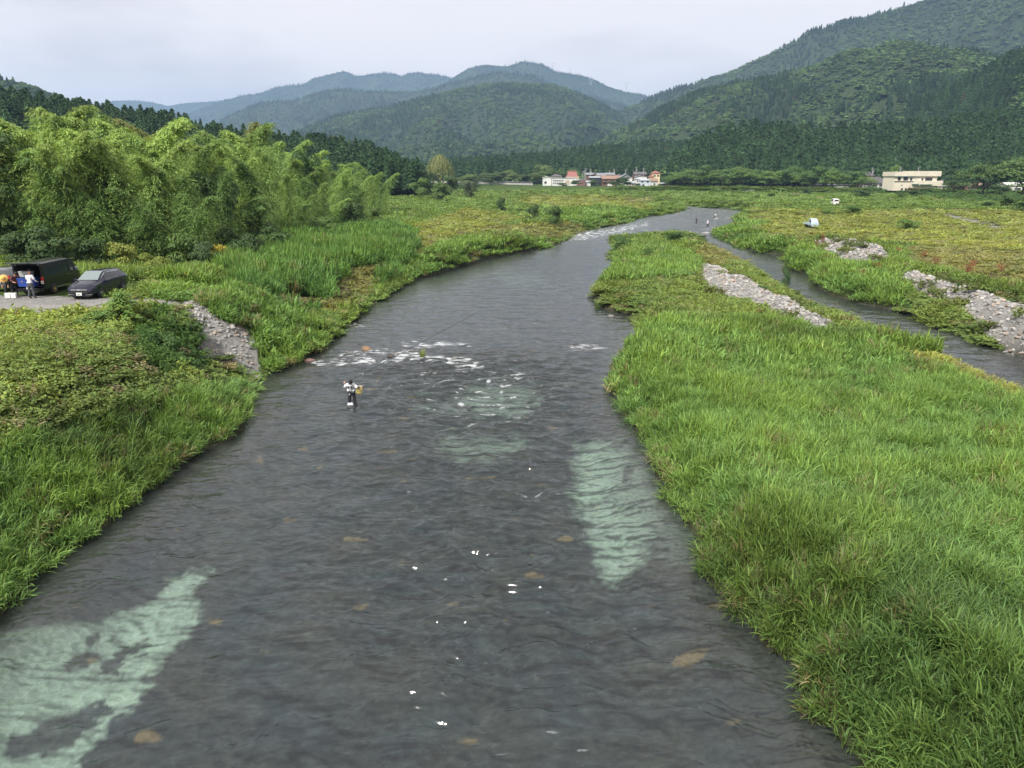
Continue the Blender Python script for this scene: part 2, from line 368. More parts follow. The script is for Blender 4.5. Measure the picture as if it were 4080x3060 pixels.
a = N(nt, 'ShaderNodeAttribute'); a.attribute_name = 'gcol'
geo = N(nt, 'ShaderNodeNewGeometry')
n = N(nt, 'ShaderNodeTexNoise'); n.inputs['Scale'].default_value = 6; n.inputs['Detail'].default_value = 8; n.inputs['Roughness'].default_value = .7
L(nt, geo.outputs['Position'], n.inputs['Vector'])
mr = N(nt, 'ShaderNodeMapRange'); mr.inputs['From Min'].default_value = .3; mr.inputs['From Max'].default_value = .7; mr.inputs['To Min'].default_value = .65; mr.inputs['To Max'].default_value = 1.35
L(nt, n.outputs['Fac'], mr.inputs['Value'])
vo = N(nt, 'ShaderNodeTexVoronoi'); vo.inputs['Scale'].default_value = 3.4; L(nt, geo.outputs['Position'], vo.inputs['Vector'])
bp = N(nt, 'ShaderNodeBump'); bp.inputs['Strength'].default_value = .6; bp.inputs['Distance'].default_value = .08; L(nt, vo.outputs['Distance'], bp.inputs['Height'])
ml = N(nt, 'ShaderNodeVectorMath', operation='SCALE'); L(nt, a.outputs['Color'], ml.inputs[0]); L(nt, mr.outputs['Result'], ml.inputs['Scale'])
b = N(nt, 'ShaderNodeBsdfPrincipled'); b.inputs['Roughness'].default_value = .95; b.inputs['Specular IOR Level'].default_value = .1
L(nt, ml.outputs['Vector'], b.inputs['Base Color']); L(nt, bp.outputs['Normal'], b.inputs['Normal']); L(nt, b.outputs['BSDF'], out.inputs['Surface'])
me = mesh_np('ground', np.stack([X, Y, Z], -1).reshape(-1, 3), grid_faces(*X.shape), {'gcol': gc.reshape(-1, 3)}, True, [M_GROUND])
tag(link('ground', me), 'river valley floor with gravelly banks and flat meadow', kind='structure')

# ---------------------------------------------------------------- river surface
th = np.linspace(-46, 46, 980)*math.pi/180
rr = np.concatenate([np.geomspace(8, 75, 1150)[:-1], np.geomspace(75, 470, 330)])
TH, RR = np.meshgrid(th, rr); X = RR*np.sin(TH); Y = RR*np.cos(TH)
U, V = proj(X, Y, 0*X)
# how lively the water is
ch = np.exp(-((U-(1060+0.1*(V-1100)))/(240+0.25*np.maximum(V-900, 0)))**2)
amp = 0.45 + 1.5*ch*sstep(735, 860, V)*sstep(1750, 1150, V) + 0.7*ch*sstep(740, 790, V)*sstep(900, 830, V)
amp *= np.where(V < 735, 0.50+0.4*sstep(600, 735, V), 1.0)
s_r = river_sd(X[::6, ::6], Y[::6, ::6]); s_r = np.repeat(np.repeat(s_r, 6, 0), 6, 1)[:X.shape[0], :X.shape[1]]
amp *= 0.25+0.75*sstep(0, 2.5, -s_r)
amp = np.minimum(amp, 1.75)
wx = X + 0.35*vnoise(X/1.1, Y/1.1, 71); wy = Y + 0.35*vnoise(X/1.3, Y/1.3, 72)
def ridge(a): return 1-np.abs(a)*2
H = 0.185*fbm(wx/2.3, wy/0.95, 73, 3)*amp
H += 0.040*ridge(vnoise(wx/0.95, wy/0.42, 76))*amp
H += 0.011*ridge(vnoise(wx/0.42+5, wy/0.20, 77))*np.minimum(amp, 1.1)*sstep(110, 40, RR)
H += 0.006*vnoise(wx/0.19, wy/0.11, 79)*sstep(60, 25, RR)
# a few standing waves where the stream runs fast
for (u0, v0, w, h) in [(1010,1355,1.1,.16),(1060,1410,1.6,.17),(950,1455,1.0,.19),(1000,1500,1.0,.17),(1180,1360,1.0,.10),(1050,1045,.8,.12),(1110,1010,.7,.10),(980,1200,.8,.11),(1060,990,.6,.12),(890,1510,.9,.15),(560,1650,1.2,.13),(1010,1230,.9,.09),(980,935,.6,.10),(1230,1165,.7,.08),(1150,930,.5,.11)]:
    c = P(u0, v0, 0); q = ((X-c[0]-.15*np.sin(Y*3))/w)**2 + ((Y-c[1])/(w*.48))**2
    H += .80*h*np.exp(-q)*(1+.25*vnoise(X/.3, Y/.2, 81))
# foam and the broken step of the riffle
FOAM = [[(670,782),(740,776),(830,774),(900,768),(960,770),(1010,772),(1050,796),(1020,798),(960,785),(900,780),(800,786),(690,792)],
        [(860,742),(920,738),(960,740),(1020,738),(1010,748),(940,750),(880,752)], [(1228,744),(1262,744),(1315,750),(1262,758),(1232,755)],
        [(735,762),(780,758),(840,756),(860,764),(790,770),(730,772)], [(840,764),(870,758),(905,757),(915,768),(860,776)],
        [(1222,508),(1262,500),(1330,494),(1400,480),(1400,486),(1345,503),(1300,512),(1262,518),(1222,518)],
        [(760,702),(775,700),(790,705),(765,706)],[(1545,448),(1580,449),(1578,451),(1545,450)],]
foam = np.zeros(X.shape)
fj = 7*vnoise(X/.6, Y/.45, 91); 
for poly in FOAM:
    sel = (V < 1480)
    d = segdist(U+fj*1.5, V+fj, poly); foam = np.maximum(foam, sstep(-6.0, 4.0, np.where(inpoly(U+fj*1.5, V+fj, poly), d, -d)))
foam *= .9*sstep(-.28, .34, fbm(X/1.1, Y/.26, 92, 5, .62))
#crestf = sstep(.30, .42, H+.10*fbm(X/.14, Y/.07, 100, 3))*(V > 900)*.62
caps = .75*ch*sstep(780, 810, V)*sstep(1010, 850, V)
foam = np.maximum(foam, caps*sstep(.30, .75, vnoise(wx/.8, wy/.24, 93)+.5*fbm(X/.25, Y/.14, 94, 2)))
#foam = np.maximum(foam, .6*ch*sstep(990, 1100, V)*sstep(.95, 1.15, vnoise(wx/.9, wy/.4, 95)+.5*vnoise(X/.15, Y/.1, 96)))
foam = np.maximum(foam, .46*sstep(560, 500, V)*sstep(445, 460, V)*sstep(.40, .62, vnoise(X/2.5, Y/2.5, 97)+.4*vnoise(X/.6, Y/1.5, 98)))
crestf = .40*np.clip(ch*1.3, 0, 1)*sstep(960, 1050, V)*sstep(.72, .9, vnoise(wx/.6, wy/.13, 101)*.9+.5*vnoise(X/2.5, Y/2, 102))
foam = np.maximum(foam, crestf)
H += foam*(.015+.05*np.abs(fbm(X/.35, Y/.25, 99, 3)))
fade = sstep(300, 60, RR)*.75+.25
H *= fade
M_WATER, nt, out = new_mat('river_water')
geo = N(nt, 'ShaderNodeNewGeometry')
mpn = N(nt, 'ShaderNodeMapping'); mpn.inputs['Scale'].default_value = (2.4, 6.0, 1); L(nt, geo.outputs['Position'], mpn.inputs['Vector'])
n = N(nt, 'ShaderNodeTexNoise'); n.noise_type = 'RIDGED_MULTIFRACTAL'; n.inputs['Scale'].default_value = .8; n.inputs['Detail'].default_value = 3; n.inputs['Distortion'].default_value = .8
L(nt, mpn.outputs['Vector'], n.inputs['Vector'])
bp = N(nt, 'ShaderNodeBump'); bp.inputs['Strength'].default_value = .36; bp.inputs['Distance'].default_value = .06; L(nt, n.outputs['Fac'], bp.inputs['Height'])
fr = N(nt, 'ShaderNodeFresnel'); fr.inputs['IOR'].default_value = 1.42; L(nt, bp.outputs['Normal'], fr.inputs['Normal'])
gl = N(nt, 'ShaderNodeBsdfGlossy'); wr_ = N(nt, 'ShaderNodeAttribute'); wr_.attribute_name = 'wr'; L(nt, wr_.outputs['Fac'], gl.inputs['Roughness']); L(nt, bp.outputs['Normal'], gl.inputs['Normal'])
tr = N(nt, 'ShaderNodeBsdfTransparent'); tr.inputs['Color'].default_value = (.71, .785, .765, 1)
df = N(nt, 'ShaderNodeBsdfDiffuse'); df.inputs['Color'].default_value = (.115, .125, .135, 1)
m0 = N(nt, 'ShaderNodeMixShader'); m0.inputs['Fac'].default_value = .14; L(nt, tr.outputs[0], m0.inputs[1]); L(nt, df.outputs[0], m0.inputs[2])
m1 = N(nt, 'ShaderNodeMixShader'); L(nt, fr.outputs[0], m1.inputs['Fac']); L(nt, m0.outputs[0], m1.inputs[1]); L(nt, gl.outputs[0], m1.inputs[2])
fa = N(nt, 'ShaderNodeAttribute'); fa.attribute_name = 'foam'
fn = N(nt, 'ShaderNodeTexNoise'); fn.inputs['Scale'].default_value = 9; fn.inputs['Detail'].default_value = 6; fn.inputs['Roughness'].default_value = .7; L(nt, geo.outputs['Position'], fn.inputs['Vector'])
fm = N(nt, 'ShaderNodeMath', operation='MULTIPLY_ADD'); L(nt, fa.outputs['Fac'], fm.inputs[0]); fm.inputs[1].default_value = 2.0; 
fs = N(nt, 'ShaderNodeMath', operation='SUBTRACT'); L(nt, fn.outputs['Fac'], fs.inputs[0]); fs.inputs[1].default_value = 1.05; L(nt, fs.outputs[0], fm.inputs[2])
fc = N(nt, 'ShaderNodeClamp'); L(nt, fm.outputs[0], fc.inputs['Value'])
fd = N(nt, 'ShaderNodeBsdfDiffuse'); fd.inputs['Color'].default_value = (.50, .52, .54, 1); L(nt, bp.outputs['Normal'], fd.inputs['Normal'])
m2 = N(nt, 'ShaderNodeMixShader'); fk = N(nt, 'ShaderNodeMath', operation='MULTIPLY'); fk.inputs[1].default_value = .72; L(nt, fc.outputs[0], fk.inputs[0]); L(nt, fk.outputs[0], m2.inputs['Fac']); L(nt, m1.outputs[0], m2.inputs[1]); L(nt, fd.outputs[0], m2.inputs[2])
L(nt, m2.outputs[0], out.inputs['Surface'])
gf = grid_faces(*X.shape)
sr = s_r.ravel()[gf[:, 0]]; gf = gf[sr < 1.2]                      # keep the sheet under the banks' edge
used = np.unique(gf); remap = np.full(X.size, -1); remap[used] = np.arange(len(used))
co = np.stack([X, Y, H], -1).reshape(-1, 3)[used]
me = mesh_np('river', co, remap[gf], {'foam': foam.ravel()[used], 'wr': (.12+.07*sstep(35, 150, RR)*(1+.6*fbm(X/6, Y/2, 103, 3))).ravel()[used]}, True, [M_WATER])
tag(link('river', me), 'clear grey green river with ripples and white riffles', kind='structure')
# ---------------------------------------------------------------- plant templates
def ribbons(n, r0, h, w, segs, lean, seed, wvar=.3, droop=1.0, z0=0.0):
    """n arching tapered blades"""
    g = np.random.default_rng(seed)
    a = g.uniform(0, 2*np.pi, n); rad = r0*np.sqrt(g.uniform(0, 1, n)); ph = a + g.normal(0, .9, n)
    hh = h*g.uniform(.6, 1.1, n); le = np.clip(np.abs(g.normal(lean, lean*.6, n)), .02, 1.4); ww = w*g.uniform(1-wvar, 1+wvar, n)
    t = np.linspace(0, 1, segs+1)
    ang = le[:, None]*0.35 + (le[:, None]*1.9*droop)*t[None]**1.3           # angle from vertical grows along the blade
    ds = hh[:, None]/segs
    dxy = np.cumsum(np.sin(ang)*ds, 1)-np.sin(ang)*ds; dz = np.cumsum(np.cos(ang)*ds, 1)-np.cos(ang)*ds + (z0*g.uniform(.1, 1, n)**.8)[:, None]
    cx = (rad*np.cos(a))[:, None]+dxy*np.cos(ph)[:, None]; cy = (rad*np.sin(a))[:, None]+dxy*np.sin(ph)[:, None]
    tw = ph+np.pi/2+g.normal(0, .5, n)
    prof = np.minimum(1, np.minimum(.45+2.2*t, 1.25*(1-t)**.8+.04))
    hw = ww[:, None]*.5*prof[None]
    ox = np.cos(tw)[:, None]*hw; oy = np.sin(tw)[:, None]*hw
    A = np.stack([cx-ox, cy-oy, dz], -1); B = np.stack([cx+ox, cy+oy, dz+hw*.3], -1)
    co = np.stack([A, B], 2).reshape(-1, 3)
    m = 2*(segs+1); base = np.arange(n)[:, None]*m; k = np.arange(segs)[None]*2
    f = np.stack([base+k, base+k+1, base+k+3, base+k+2], -1).reshape(-1, 4)
    lv = np.repeat(g.uniform(.5, 1.4, n), m)
    hue = np.repeat(g.normal(0, .07, n), m)
    return co, f, np.stack([lv*(1+hue), lv, lv*(1-hue)], 1)
def leafcards(cen, nrm, ln, wd, seed, fold=.25, droopdir=None):
    """one folded leaf (two quads) at every centre, lying in the plane across nrm"""
    g = np.random.default_rng(seed); n = len(cen)
    nrm = nrm/np.maximum(np.linalg.norm(nrm, axis=1, keepdims=True), 1e-6)
    r = g.normal(size=(n, 3)) if droopdir is None else droopdir + g.normal(0, .35, (n, 3))
    ax = r - (r*nrm).sum(1, keepdims=True)*nrm; ax /= np.maximum(np.linalg.norm(ax, axis=1, keepdims=True), 1e-6)
    sd = np.cross(nrm, ax)
    ln = (ln*g.uniform(.7, 1.3, n))[:, None]; wd = (wd*g.uniform(.7, 1.3, n))[:, None]
    p0 = cen-ax*ln*.5; p2 = cen+ax*ln*.5; pm = cen-ax*ln*.05
    a = pm+sd*wd*.5-nrm*wd*fold; b = pm-sd*wd*.5-nrm*wd*fold
    co = np.stack([p0, a, p2, b], 1).reshape(-1, 3)
    k = np.arange(n)[:, None]*4
    f = np.concatenate([k+np.array([[0, 1, 2]]), k+np.array([[0, 2, 3]])], 0)
    lv = g.uniform(.72, 1.25, n); hue = g.normal(0, .07, n)
    return co, f, np.repeat(np.stack([lv*(1+hue), lv, lv*(1-hue)], 1), 4, 0)
def merge(parts):
    co, fs, lv, off = [], {}, [], 0
    for c, f, l in parts:
        co.append(c); fs.setdefault(f.shape[1], []).append(f+off); lv.append(l); off += len(c)
    return np.concatenate(co), [np.concatenate(v) for v in fs.values()], np.concatenate(lv)
def template(name, parts, m):
    co, f, lv = merge(parts)
    me = mesh_np(name, co, f, {'lv': lv}, False, [m])
    return bpy.data.objects.new(name, me)          # never linked to the scene: only instanced
def weed_parts(seed, h=.6, r=.35, nst=9, nl=14, ls=.09):
    g = np.random.default_rng(seed); P0 = []
    C, Nn = [], []
    for i in range(nst):
        a = g.uniform(0, 6.28); q = r*math.sqrt(g.uniform()); bx, by = q*math.cos(a), q*math.sin(a)
        lx, ly = g.normal(0, .25, 2); hh = h*g.uniform(.6, 1.15)
        t = g.uniform(.15, 1, nl)
        off = g.normal(0, ls*.9, (nl, 3)); off[:, 2] *= .4
        C.append(np.stack([bx+lx*t*hh, by+ly*t*hh, t*hh], 1)+off); Nn.append(np.stack([off[:, 0]*5, off[:, 1]*5, np.full(nl, .9)], 1)+g.normal(0, .25, (nl, 3)))
    P0.append(leafcards(np.concatenate(C), np.concatenate(Nn), ls*1.7, ls*.7, seed+1))
    P0.append(ribbons(10, r, h*.9, .02, 3, .35, seed+2))
    return P0
def vine_parts(seed, r=.5, h=.35, n=150, ls=.11):
    g = np.random.default_rng(seed)
    a = g.uniform(0, 6.28, n); q = r*np.sqrt(g.uniform(0, 1, n)); z = h*(1-(q/r)**2*.8)*g.uniform(.55, 1.05, n)
    c = np.stack([q*np.cos(a), q*np.sin(a), z], 1); nn = np.stack([c[:, 0]*.9, c[:, 1]*.9, np.full(n, .8)], 1)+g.normal(0, .35, (n, 3))
    return [leafcards(c, nn, ls, ls*.85, seed+3, .12)]
def conifer_parts(seed, h=1.0, r=.17, n=420, ls=.055):
    g = np.random.default_rng(seed)
    t = g.uniform(.12, 1, n)**.8; a = g.uniform(0, 6.28, n); lump = 1+.35*np.sin(a*3+t*9+seed)+.2*np.sin(t*40)
    q = r*(1-t)**.75*lump*g.uniform(.55, 1.05, n)+.004
    c = np.stack([q*np.cos(a), q*np.sin(a), h*t], 1)
    dd = np.stack([np.cos(a), np.sin(a), np.full(n, -.45)], 1)
    nn = np.stack([np.cos(a)*.5, np.sin(a)*.5, np.full(n, .8)], 1)+g.normal(0, .22, (n, 3))
    return [leafcards(c, nn, ls*1.5, ls*.8, seed+5, .2, dd)]
def crown_parts(seed, r=.5, h=.9, nb=12, n=420, ls=.07, base=.18):
    """lumpy broadleaf crown on a unit scale"""
    g = np.random.default_rng(seed); C, Nn = [], []
    for i in range(nb):
        a = g.uniform(0, 6.28); q = r*.62*math.sqrt(g.uniform()); bz = base+(h-base)*g.uniform(.15, .85)
        bz = min(bz, h-.35*(q/r)*h*.6); rb = r*g.uniform(.3, .48)
        d = g.normal(size=(n//nb, 3)); d /= np.linalg.norm(d, axis=1, keepdims=True); d[:, 2] = np.abs(d[:, 2])*1.1-.25
        rad = rb*g.uniform(.75, 1.05, (n//nb, 1))
        C.append(np.array([q*math.cos(a), q*math.sin(a), bz])+d*rad*np.array([1, 1, .7])); Nn.append(d+np.array([0, 0, .35])+g.normal(0, .3, d.shape))
    return [leafcards(np.concatenate(C), np.concatenate(Nn), ls*1.2, ls*.9, seed+7, .15)]

def coll(name, objs):
    c = bpy.data.collections.new(name)
    for o in objs: c.objects.link(o)
    return c
def scatter(name, collection, pos, rot, scl, idx, tint, label, kind='stuff', cat=None):
    """one object of kind stuff: copies of the templates instanced on its points"""
    me = bpy.data.meshes.new(name); n = len(pos)
    me.vertices.add(n); me.vertices.foreach_set('co', np.asarray(pos, np.float32).ravel())
    a = me.attributes.new('rot', 'FLOAT_VECTOR', 'POINT'); a.data.foreach_set('vector', np.asarray(rot, np.float32).ravel())
    a = me.attributes.new('scl', 'FLOAT_VECTOR', 'POINT'); a.data.foreach_set('vector', np.asarray(scl, np.float32).ravel())
    a = me.attributes.new('idx', 'INT', 'POINT'); a.data.foreach_set('value', np.asarray(idx, np.int32))
    a = me.attributes.new('tint', 'FLOAT_COLOR', 'POINT'); a.data.foreach_set('color', np.concatenate([tint, np.ones((n, 1))], 1).astype(np.float32).ravel())
    o = link(name, me)
    g = bpy.data.node_groups.new(name+'_nodes', 'GeometryNodeTree')
    g.interface.new_socket('Geometry', in_out='INPUT', socket_type='NodeSocketGeometry'); g.interface.new_socket('Geometry', in_out='OUTPUT', socket_type='NodeSocketGeometry')
    gi = N(g, 'NodeGroupInput'); go = N(g, 'NodeGroupOutput'); ip = N(g, 'GeometryNodeInstanceOnPoints')
    ci = N(g, 'GeometryNodeCollectionInfo'); ci.inputs['Collection'].default_value = collection; ci.inputs['Separate Children'].default_value = True; ci.inputs['Reset Children'].default_value = True
    def na(nm, t):
        x = N(g, 'GeometryNodeInputNamedAttribute'); x.data_type = t; x.inputs['Name'].default_value = nm
        return [s for s in x.outputs if s.enabled][0]
    mp = N(g, 'GeometryNodeMeshToPoints')
    L(g, gi.outputs[0], mp.inputs['Mesh']); L(g, mp.outputs[0], ip.inputs['Points']); L(g, ci.outputs[0], ip.inputs['Instance'])
    ip.inputs['Pick Instance'].default_value = True
    L(g, na('idx', 'INT'), ip.inputs['Instance Index']); L(g, na('rot', 'FLOAT_VECTOR'), ip.inputs['Rotation']); L(g, na('scl', 'FLOAT_VECTOR'), ip.inputs['Scale'])
    L(g, ip.outputs[0], go.inputs[0])
    md = o.modifiers.new('scatter', 'NODES'); md.node_group = g
    return tag(o, label, cat, kind=kind)

# templates, three distances of each grass
T_REED0 = [template(f't_reed_a{i}', [ribbons(26, .36, .62, .034, 5, .62, 100+i, z0=.60), ribbons(26, .36, .50, .036, 5, 1.0, 120+i, z0=.55), ribbons(10, .3, 1.1, .03, 5, .35, 140+i)], M_GRASS) for i in range(4)]
T_REED1 = [template(f't_reed_b{i}', [ribbons(34, .6, .75, .075, 4, .6, 200+i, z0=.6), ribbons(26, .6, .6, .08, 4, 1.0, 220+i, z0=.55)], M_GRASS) for i in range(3)]
T_REED2 = [template(f't_reed_c{i}', [ribbons(60, 1.3, 1.3, .20, 3, .45, 300+i)], M_GRASS) for i in range(3)]
T_WEED0 = [template(f't_weed_a{i}', weed_parts(400+i), M_GRASS) for i in range(4)]
T_WEED1 = [template(f't_weed_b{i}', weed_parts(440+i, .6, .7, 16, 14, .17), M_GRASS) for i in range(3)]
T_WEED2 = [template(f't_weed_c{i}', weed_parts(460+i, .7, 1.3, 16, 14, .34), M_GRASS) for i in range(3)]
T_VINE = [template(f't_vine{i}', vine_parts(480+i), M_GRASS) for i in range(4)]
T_BUSHY = [template(f't_xbush{i}', crown_parts(500+i, .5, .8, 9, 320, .08, .05), M_GRASS) for i in range(3)]
ALLG = sorted(T_REED0+T_REED1+T_REED2+T_WEED0+T_WEED1+T_WEED2+T_VINE+T_BUSHY, key=lambda o: o.name)
NAMES = [o.name for o in ALLG]; C_G = coll('plant_templates', ALLG)
IDX = lambda tl: np.array([NAMES.index(o.name) for o in tl])

# scatter the ground cover
BANDS = [(7, 20, 13.), (20, 35, 9.5), (35, 60, 5.5), (60, 100, 2.8), (100, 160, 1.35), (160, 260, .62), (260, 500, .17)]
pos_l, dat = [], []
for y0, y1, dens in BANDS:
    wmax = 0.76*y1+7; n = int(dens*(y1-y0)*2*wmax)
    x = rng.uniform(-wmax, wmax, n); y = rng.uniform(y0, y1, n)
    k = np.abs(x) < 0.76*y+7; x, y = x[k], y[k]
    k = ~inpoly(x, y, river_poly); x, y = x[k], y[k]
    z, s = ground_z(x, y); k = s > np.where(y < 60, .03, .3); x, y, z, s = x[k], y[k], z[k], s[k]
    k = y < levee_y(x, y)+np.where(x < 150, 30, 6); x, y, z, s = x[k], y[k], z[k], s[k]
    dat.append(np.stack([x, y, z, s, np.full(len(x), (y0+y1)/2), np.full(len(x), dens)], 1))
D = np.concatenate(dat); gx, gy, gz, gs, gb, gd = D.T
gu, gv = proj(gx, gy, gz); gcv = cover(gu, gv, gx, gy)
nG = len(gx)
keep = np.ones(nG, bool); U01 = rng.uniform(0, 1, nG)
keep &= ~((gcv == BARE) & (U01 > .03)); keep &= ~((gcv == GRAV) & (U01 > .035)); keep &= ~((gcv == DRY) & (U01 > .75))
lod = np.digitize(gy, [38, 110])
big = fbm(gx/7, gy/7, 41, 3); sm = fbm(gx/2.2, gy/2.2, 42, 3); big2 = fbm(gx/18, gy/18, 43, 3)
idx = np.zeros(nG, int); sc = np.ones((nG, 3)); tint = np.zeros((nG, 3))
pick = lambda tl, m: IDX(tl)[rng.integers(0, len(tl), m.sum())]
REEDT = [T_REED0, T_REED1, T_REED2]; WEEDT = [T_WEED0, T_WEED1, T_WEED2]
wid = np.interp(gy, [10, 38, 38.01, 60, 110, 110.01, 160, 260, 450], [1, 1.05, .95, 1.1, 1.7, 1.0, 1.25, 1.7, 2.9])
isreed = (gcv == REED) | (gcv == TALL) | ((gcv == MEAD) & (U01 < .6)) | ((gcv == YELLOW) & (U01 < .4)) | ((gcv == WEED) & (U01 < .35)) | ((gcv == DRY) & (U01 < .35))
for l in range(3):
    m = (lod == l) & isreed; idx[m] = pick(REEDT[l], m)
    m = (lod == l) & ~isreed; idx[m] = pick(WEEDT[l], m)
m = ((gcv == VINE) | (gcv == DARKW)) & (gy < 80); vn = m & (U01 < .85); idx[vn] = pick(T_VINE, vn)
hgt = {REED:.95, WEED:.48, VINE:1.25, GRAV:.8, TALL:1.75, DRY:.38, BARE:.35, YELLOW:.5, MEAD:.85, DARKW:1.3}
hg = np.ones(nG)
for k_, h_ in hgt.items(): hg[gcv == k_] = h_
hg *= 1+.45*big+.38*sm
hg *= np.where(gy > 110, .55, 1.0)*np.where((gcv == REED) & (gy < 40), .95, 1)
hg *= .55+.45*sstep(0, 1.2, gs)
sc[:, 0] = sc[:, 1] = wid*rng.uniform(.85, 1.2, nG); sc[:, 2] = np.clip(hg, .25, 2.2)*rng.uniform(.85, 1.15, nG)
vm = (gcv == VINE) & (gy < 80); sc[vm, :2] *= 1.15
col = {REED:(.172,.300,.082), WEED:(.170,.255,.072), VINE:(.215,.300,.080), GRAV:(.12,.16,.05), TALL:(.120,.240,.065), DRY:(.235,.265,.10), BARE:(.20,.22,.07), YELLOW:(.275,.330,.090), MEAD:(.165,.265,.070), DARKW:(.075,.150,.035)}
for k_, c_ in col.items(): tint[gcv == k_] = c_
yel = np.clip(.5+1.2*big+.9*sm, 0, 1)[:, None]
tint = tint*(1-.45*yel) + .45*yel*tint*np.array([1.5, 1.22, .75])
drk = sstep(.12, .5, -big2-.3*sm)[:, None]; tint = tint*(1-.38*drk)
brn = (rng.uniform(0, 1, nG) < np.where(gcv == VINE, .06, np.where(gcv == DRY, .16, np.where(gcv == YELLOW, .15, np.where(gcv == WEED, .06, np.where((gs < .9) & (gy < 60), .10, .035))))))
tint[brn] = np.array([.25, .225, .11])*rng.uniform(.7, 1.2, (brn.sum(), 1))
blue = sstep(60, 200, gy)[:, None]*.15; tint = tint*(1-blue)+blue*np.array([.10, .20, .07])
tint *= rng.uniform(.8, 1.2, (nG, 1))
CLR = [(-36.5, -24.9, 39.5, 53), (-25, -22.6, 39.5, 44.3)]
low_ = (gx > -24.9) & (gx < -19) & (gy > 43) & (gy < 52); sc[low_, 2] *= .35
for (qx, qy) in ((P(1756, 490, 1.9)[0], P(1756, 490, 1.9)[1]+1), (P(1806, 442.5, 2.4)[0]+.4, P(1806, 442.5, 2.4)[1]+2.2)):
    keep &= ~((np.abs(gx-qx*gy/qy) < 2.6) & (gy > qy-16) & (gy < qy+2.6))
for a0, a1, b0, b1 in CLR: keep &= ~((gx > a0) & (gx < a1) & (gy > b0) & (gy < b1))
gl_ = inpoly(gu, gv, [(405,730),(560,730),(600,830),(560,850),(420,850)]) & (gy < 60); sc[gl_, 2] *= .55
edge_ = (gx > -40) & (gx < -20) & (gy > 33) & (gy < 41); sc[edge_, 2] *= .6
rot = np.stack([rng.normal(0, .12, nG), rng.normal(0, .12, nG), rng.uniform(0, 6.28, nG)], 1)
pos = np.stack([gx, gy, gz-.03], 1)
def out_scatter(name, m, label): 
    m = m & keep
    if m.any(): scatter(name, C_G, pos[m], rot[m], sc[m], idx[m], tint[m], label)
rightside = gu > 1106+0*gu
island = rightside & (gy < 300) & (gx < np.interp(gy, [0, 40, 60, 80, 110, 150], [60, 48, 38, 42, 42, 36]))
out_scatter('reed_grass', (gcv == REED) & island & (gy < 62), 'dense bright green reeds covering the right bank beside the river')
out_scatter('weeds', island & ~((gcv == REED) & (gy < 62)), 'mixed green and yellowish weeds on the island between river and side channel')
out_scatter('bank_grass', ~rightside & ((gcv == REED) | (gcv == TALL)) & (gy < 110), 'tall green grass overhanging the left edge of the river')
out_scatter('vines', ~rightside & ~((gcv == REED) | (gcv == TALL)) & (gy < 62), 'yellow green creeping vines over the slope below the parked cars')
out_scatter('meadow_grass', ~rightside & ~(((gcv == REED) | (gcv == TALL)) & (gy < 110)) & (gy >= 62), 'green and ochre meadow grass between bamboo grove and river')
out_scatter('field_grass', rightside & ~island, 'yellow green grass and weeds on the plain right of the side channel')

# reddish dock stalks and shrubs dotted over the plain are individual plants (below); cobbles
def stone_mesh(seed, m):
    g = np.random.default_rng(seed); bm = bmesh.new(); bmesh.ops.create_icosphere(bm, subdivisions=2, radius=.5)
    s = g.uniform(.7, 1.25, 3)*np.array([1, .85, .6])
    co = np.array([v.co[:] for v in bm.verts]); d = 1+.22*vnoise(co[:, 0]*2.2+seed, co[:, 1]*2.2+co[:, 2]*3, seed)
    for v, q, c in zip(bm.verts, d, co): v.co = (c[0]*q*s[0], c[1]*q*s[1], c[2]*q*s[2])
    me = bpy.data.meshes.new(f't_stone{seed}'); bm.to_mesh(me); bm.free(); me.materials.append(m)
    return me
T_ST = [bpy.data.objects.new(f't_stone{i}', stone_mesh(600+i, M_STONE_I)) for i in range(5)]
C_ST = coll('stone_templates', T_ST)
sx, sy, ss = [], [], []
def stones(poly_uv, z0, dens, smin, smax, edge=0):
    w = np.array(W(poly_uv, z0)); lo = w.min(0); hi = w.max(0)
    n = int(dens*(hi[0]-lo[0])*(hi[1]-lo[1])); n = min(n, 60000)
    x = rng.uniform(lo[0], hi[0], n); y = rng.uniform(lo[1], hi[1], n)
    k = (y < 130) & (y > 8); x, y = x[k], y[k]
    z, s = ground_z(x, y); u, v = proj(x, y, z); dj = 6*vnoise(x*.8, y*.8, 77)
    k = inpoly(u+dj, v+dj*.5, poly_uv) & (s > -.3)
    x, y, z = x[k], y[k], z[k]; q = smin+(smax-smin)*rng.uniform(0, 1, len(x))**3
    return np.stack([x, y, z+q*.12], 1), q
SG = [p for k, p in COVER if k == GRAV]; out_s = [(SG[0], 2.0, 40, .06, .40), ]
out_s += [([(1500,560),(1830,700),(1830,740),(1600,720),(1500,640)], .9, .7, .12, .45), ([(1940,540),(2300,560),(2300,640),(2000,590)], 2, .5, .12, .5), ([(370,790),(560,780),(575,830),(540,850),(380,830)], .8, 3, .1, .4),
          ([(1300,640),(1370,675),(1400,715),(1380,716),(1320,690),(1280,650)], .2, 1.2, .12, .4), ([(130,640),(410,650),(400,672),(280,664),(60,680)], 4, 5, .04, .13)]
PP, QQ = [], []
for a_ in out_s:
    p_, q_ = stones(*a_); PP.append(p_); QQ.append(q_)
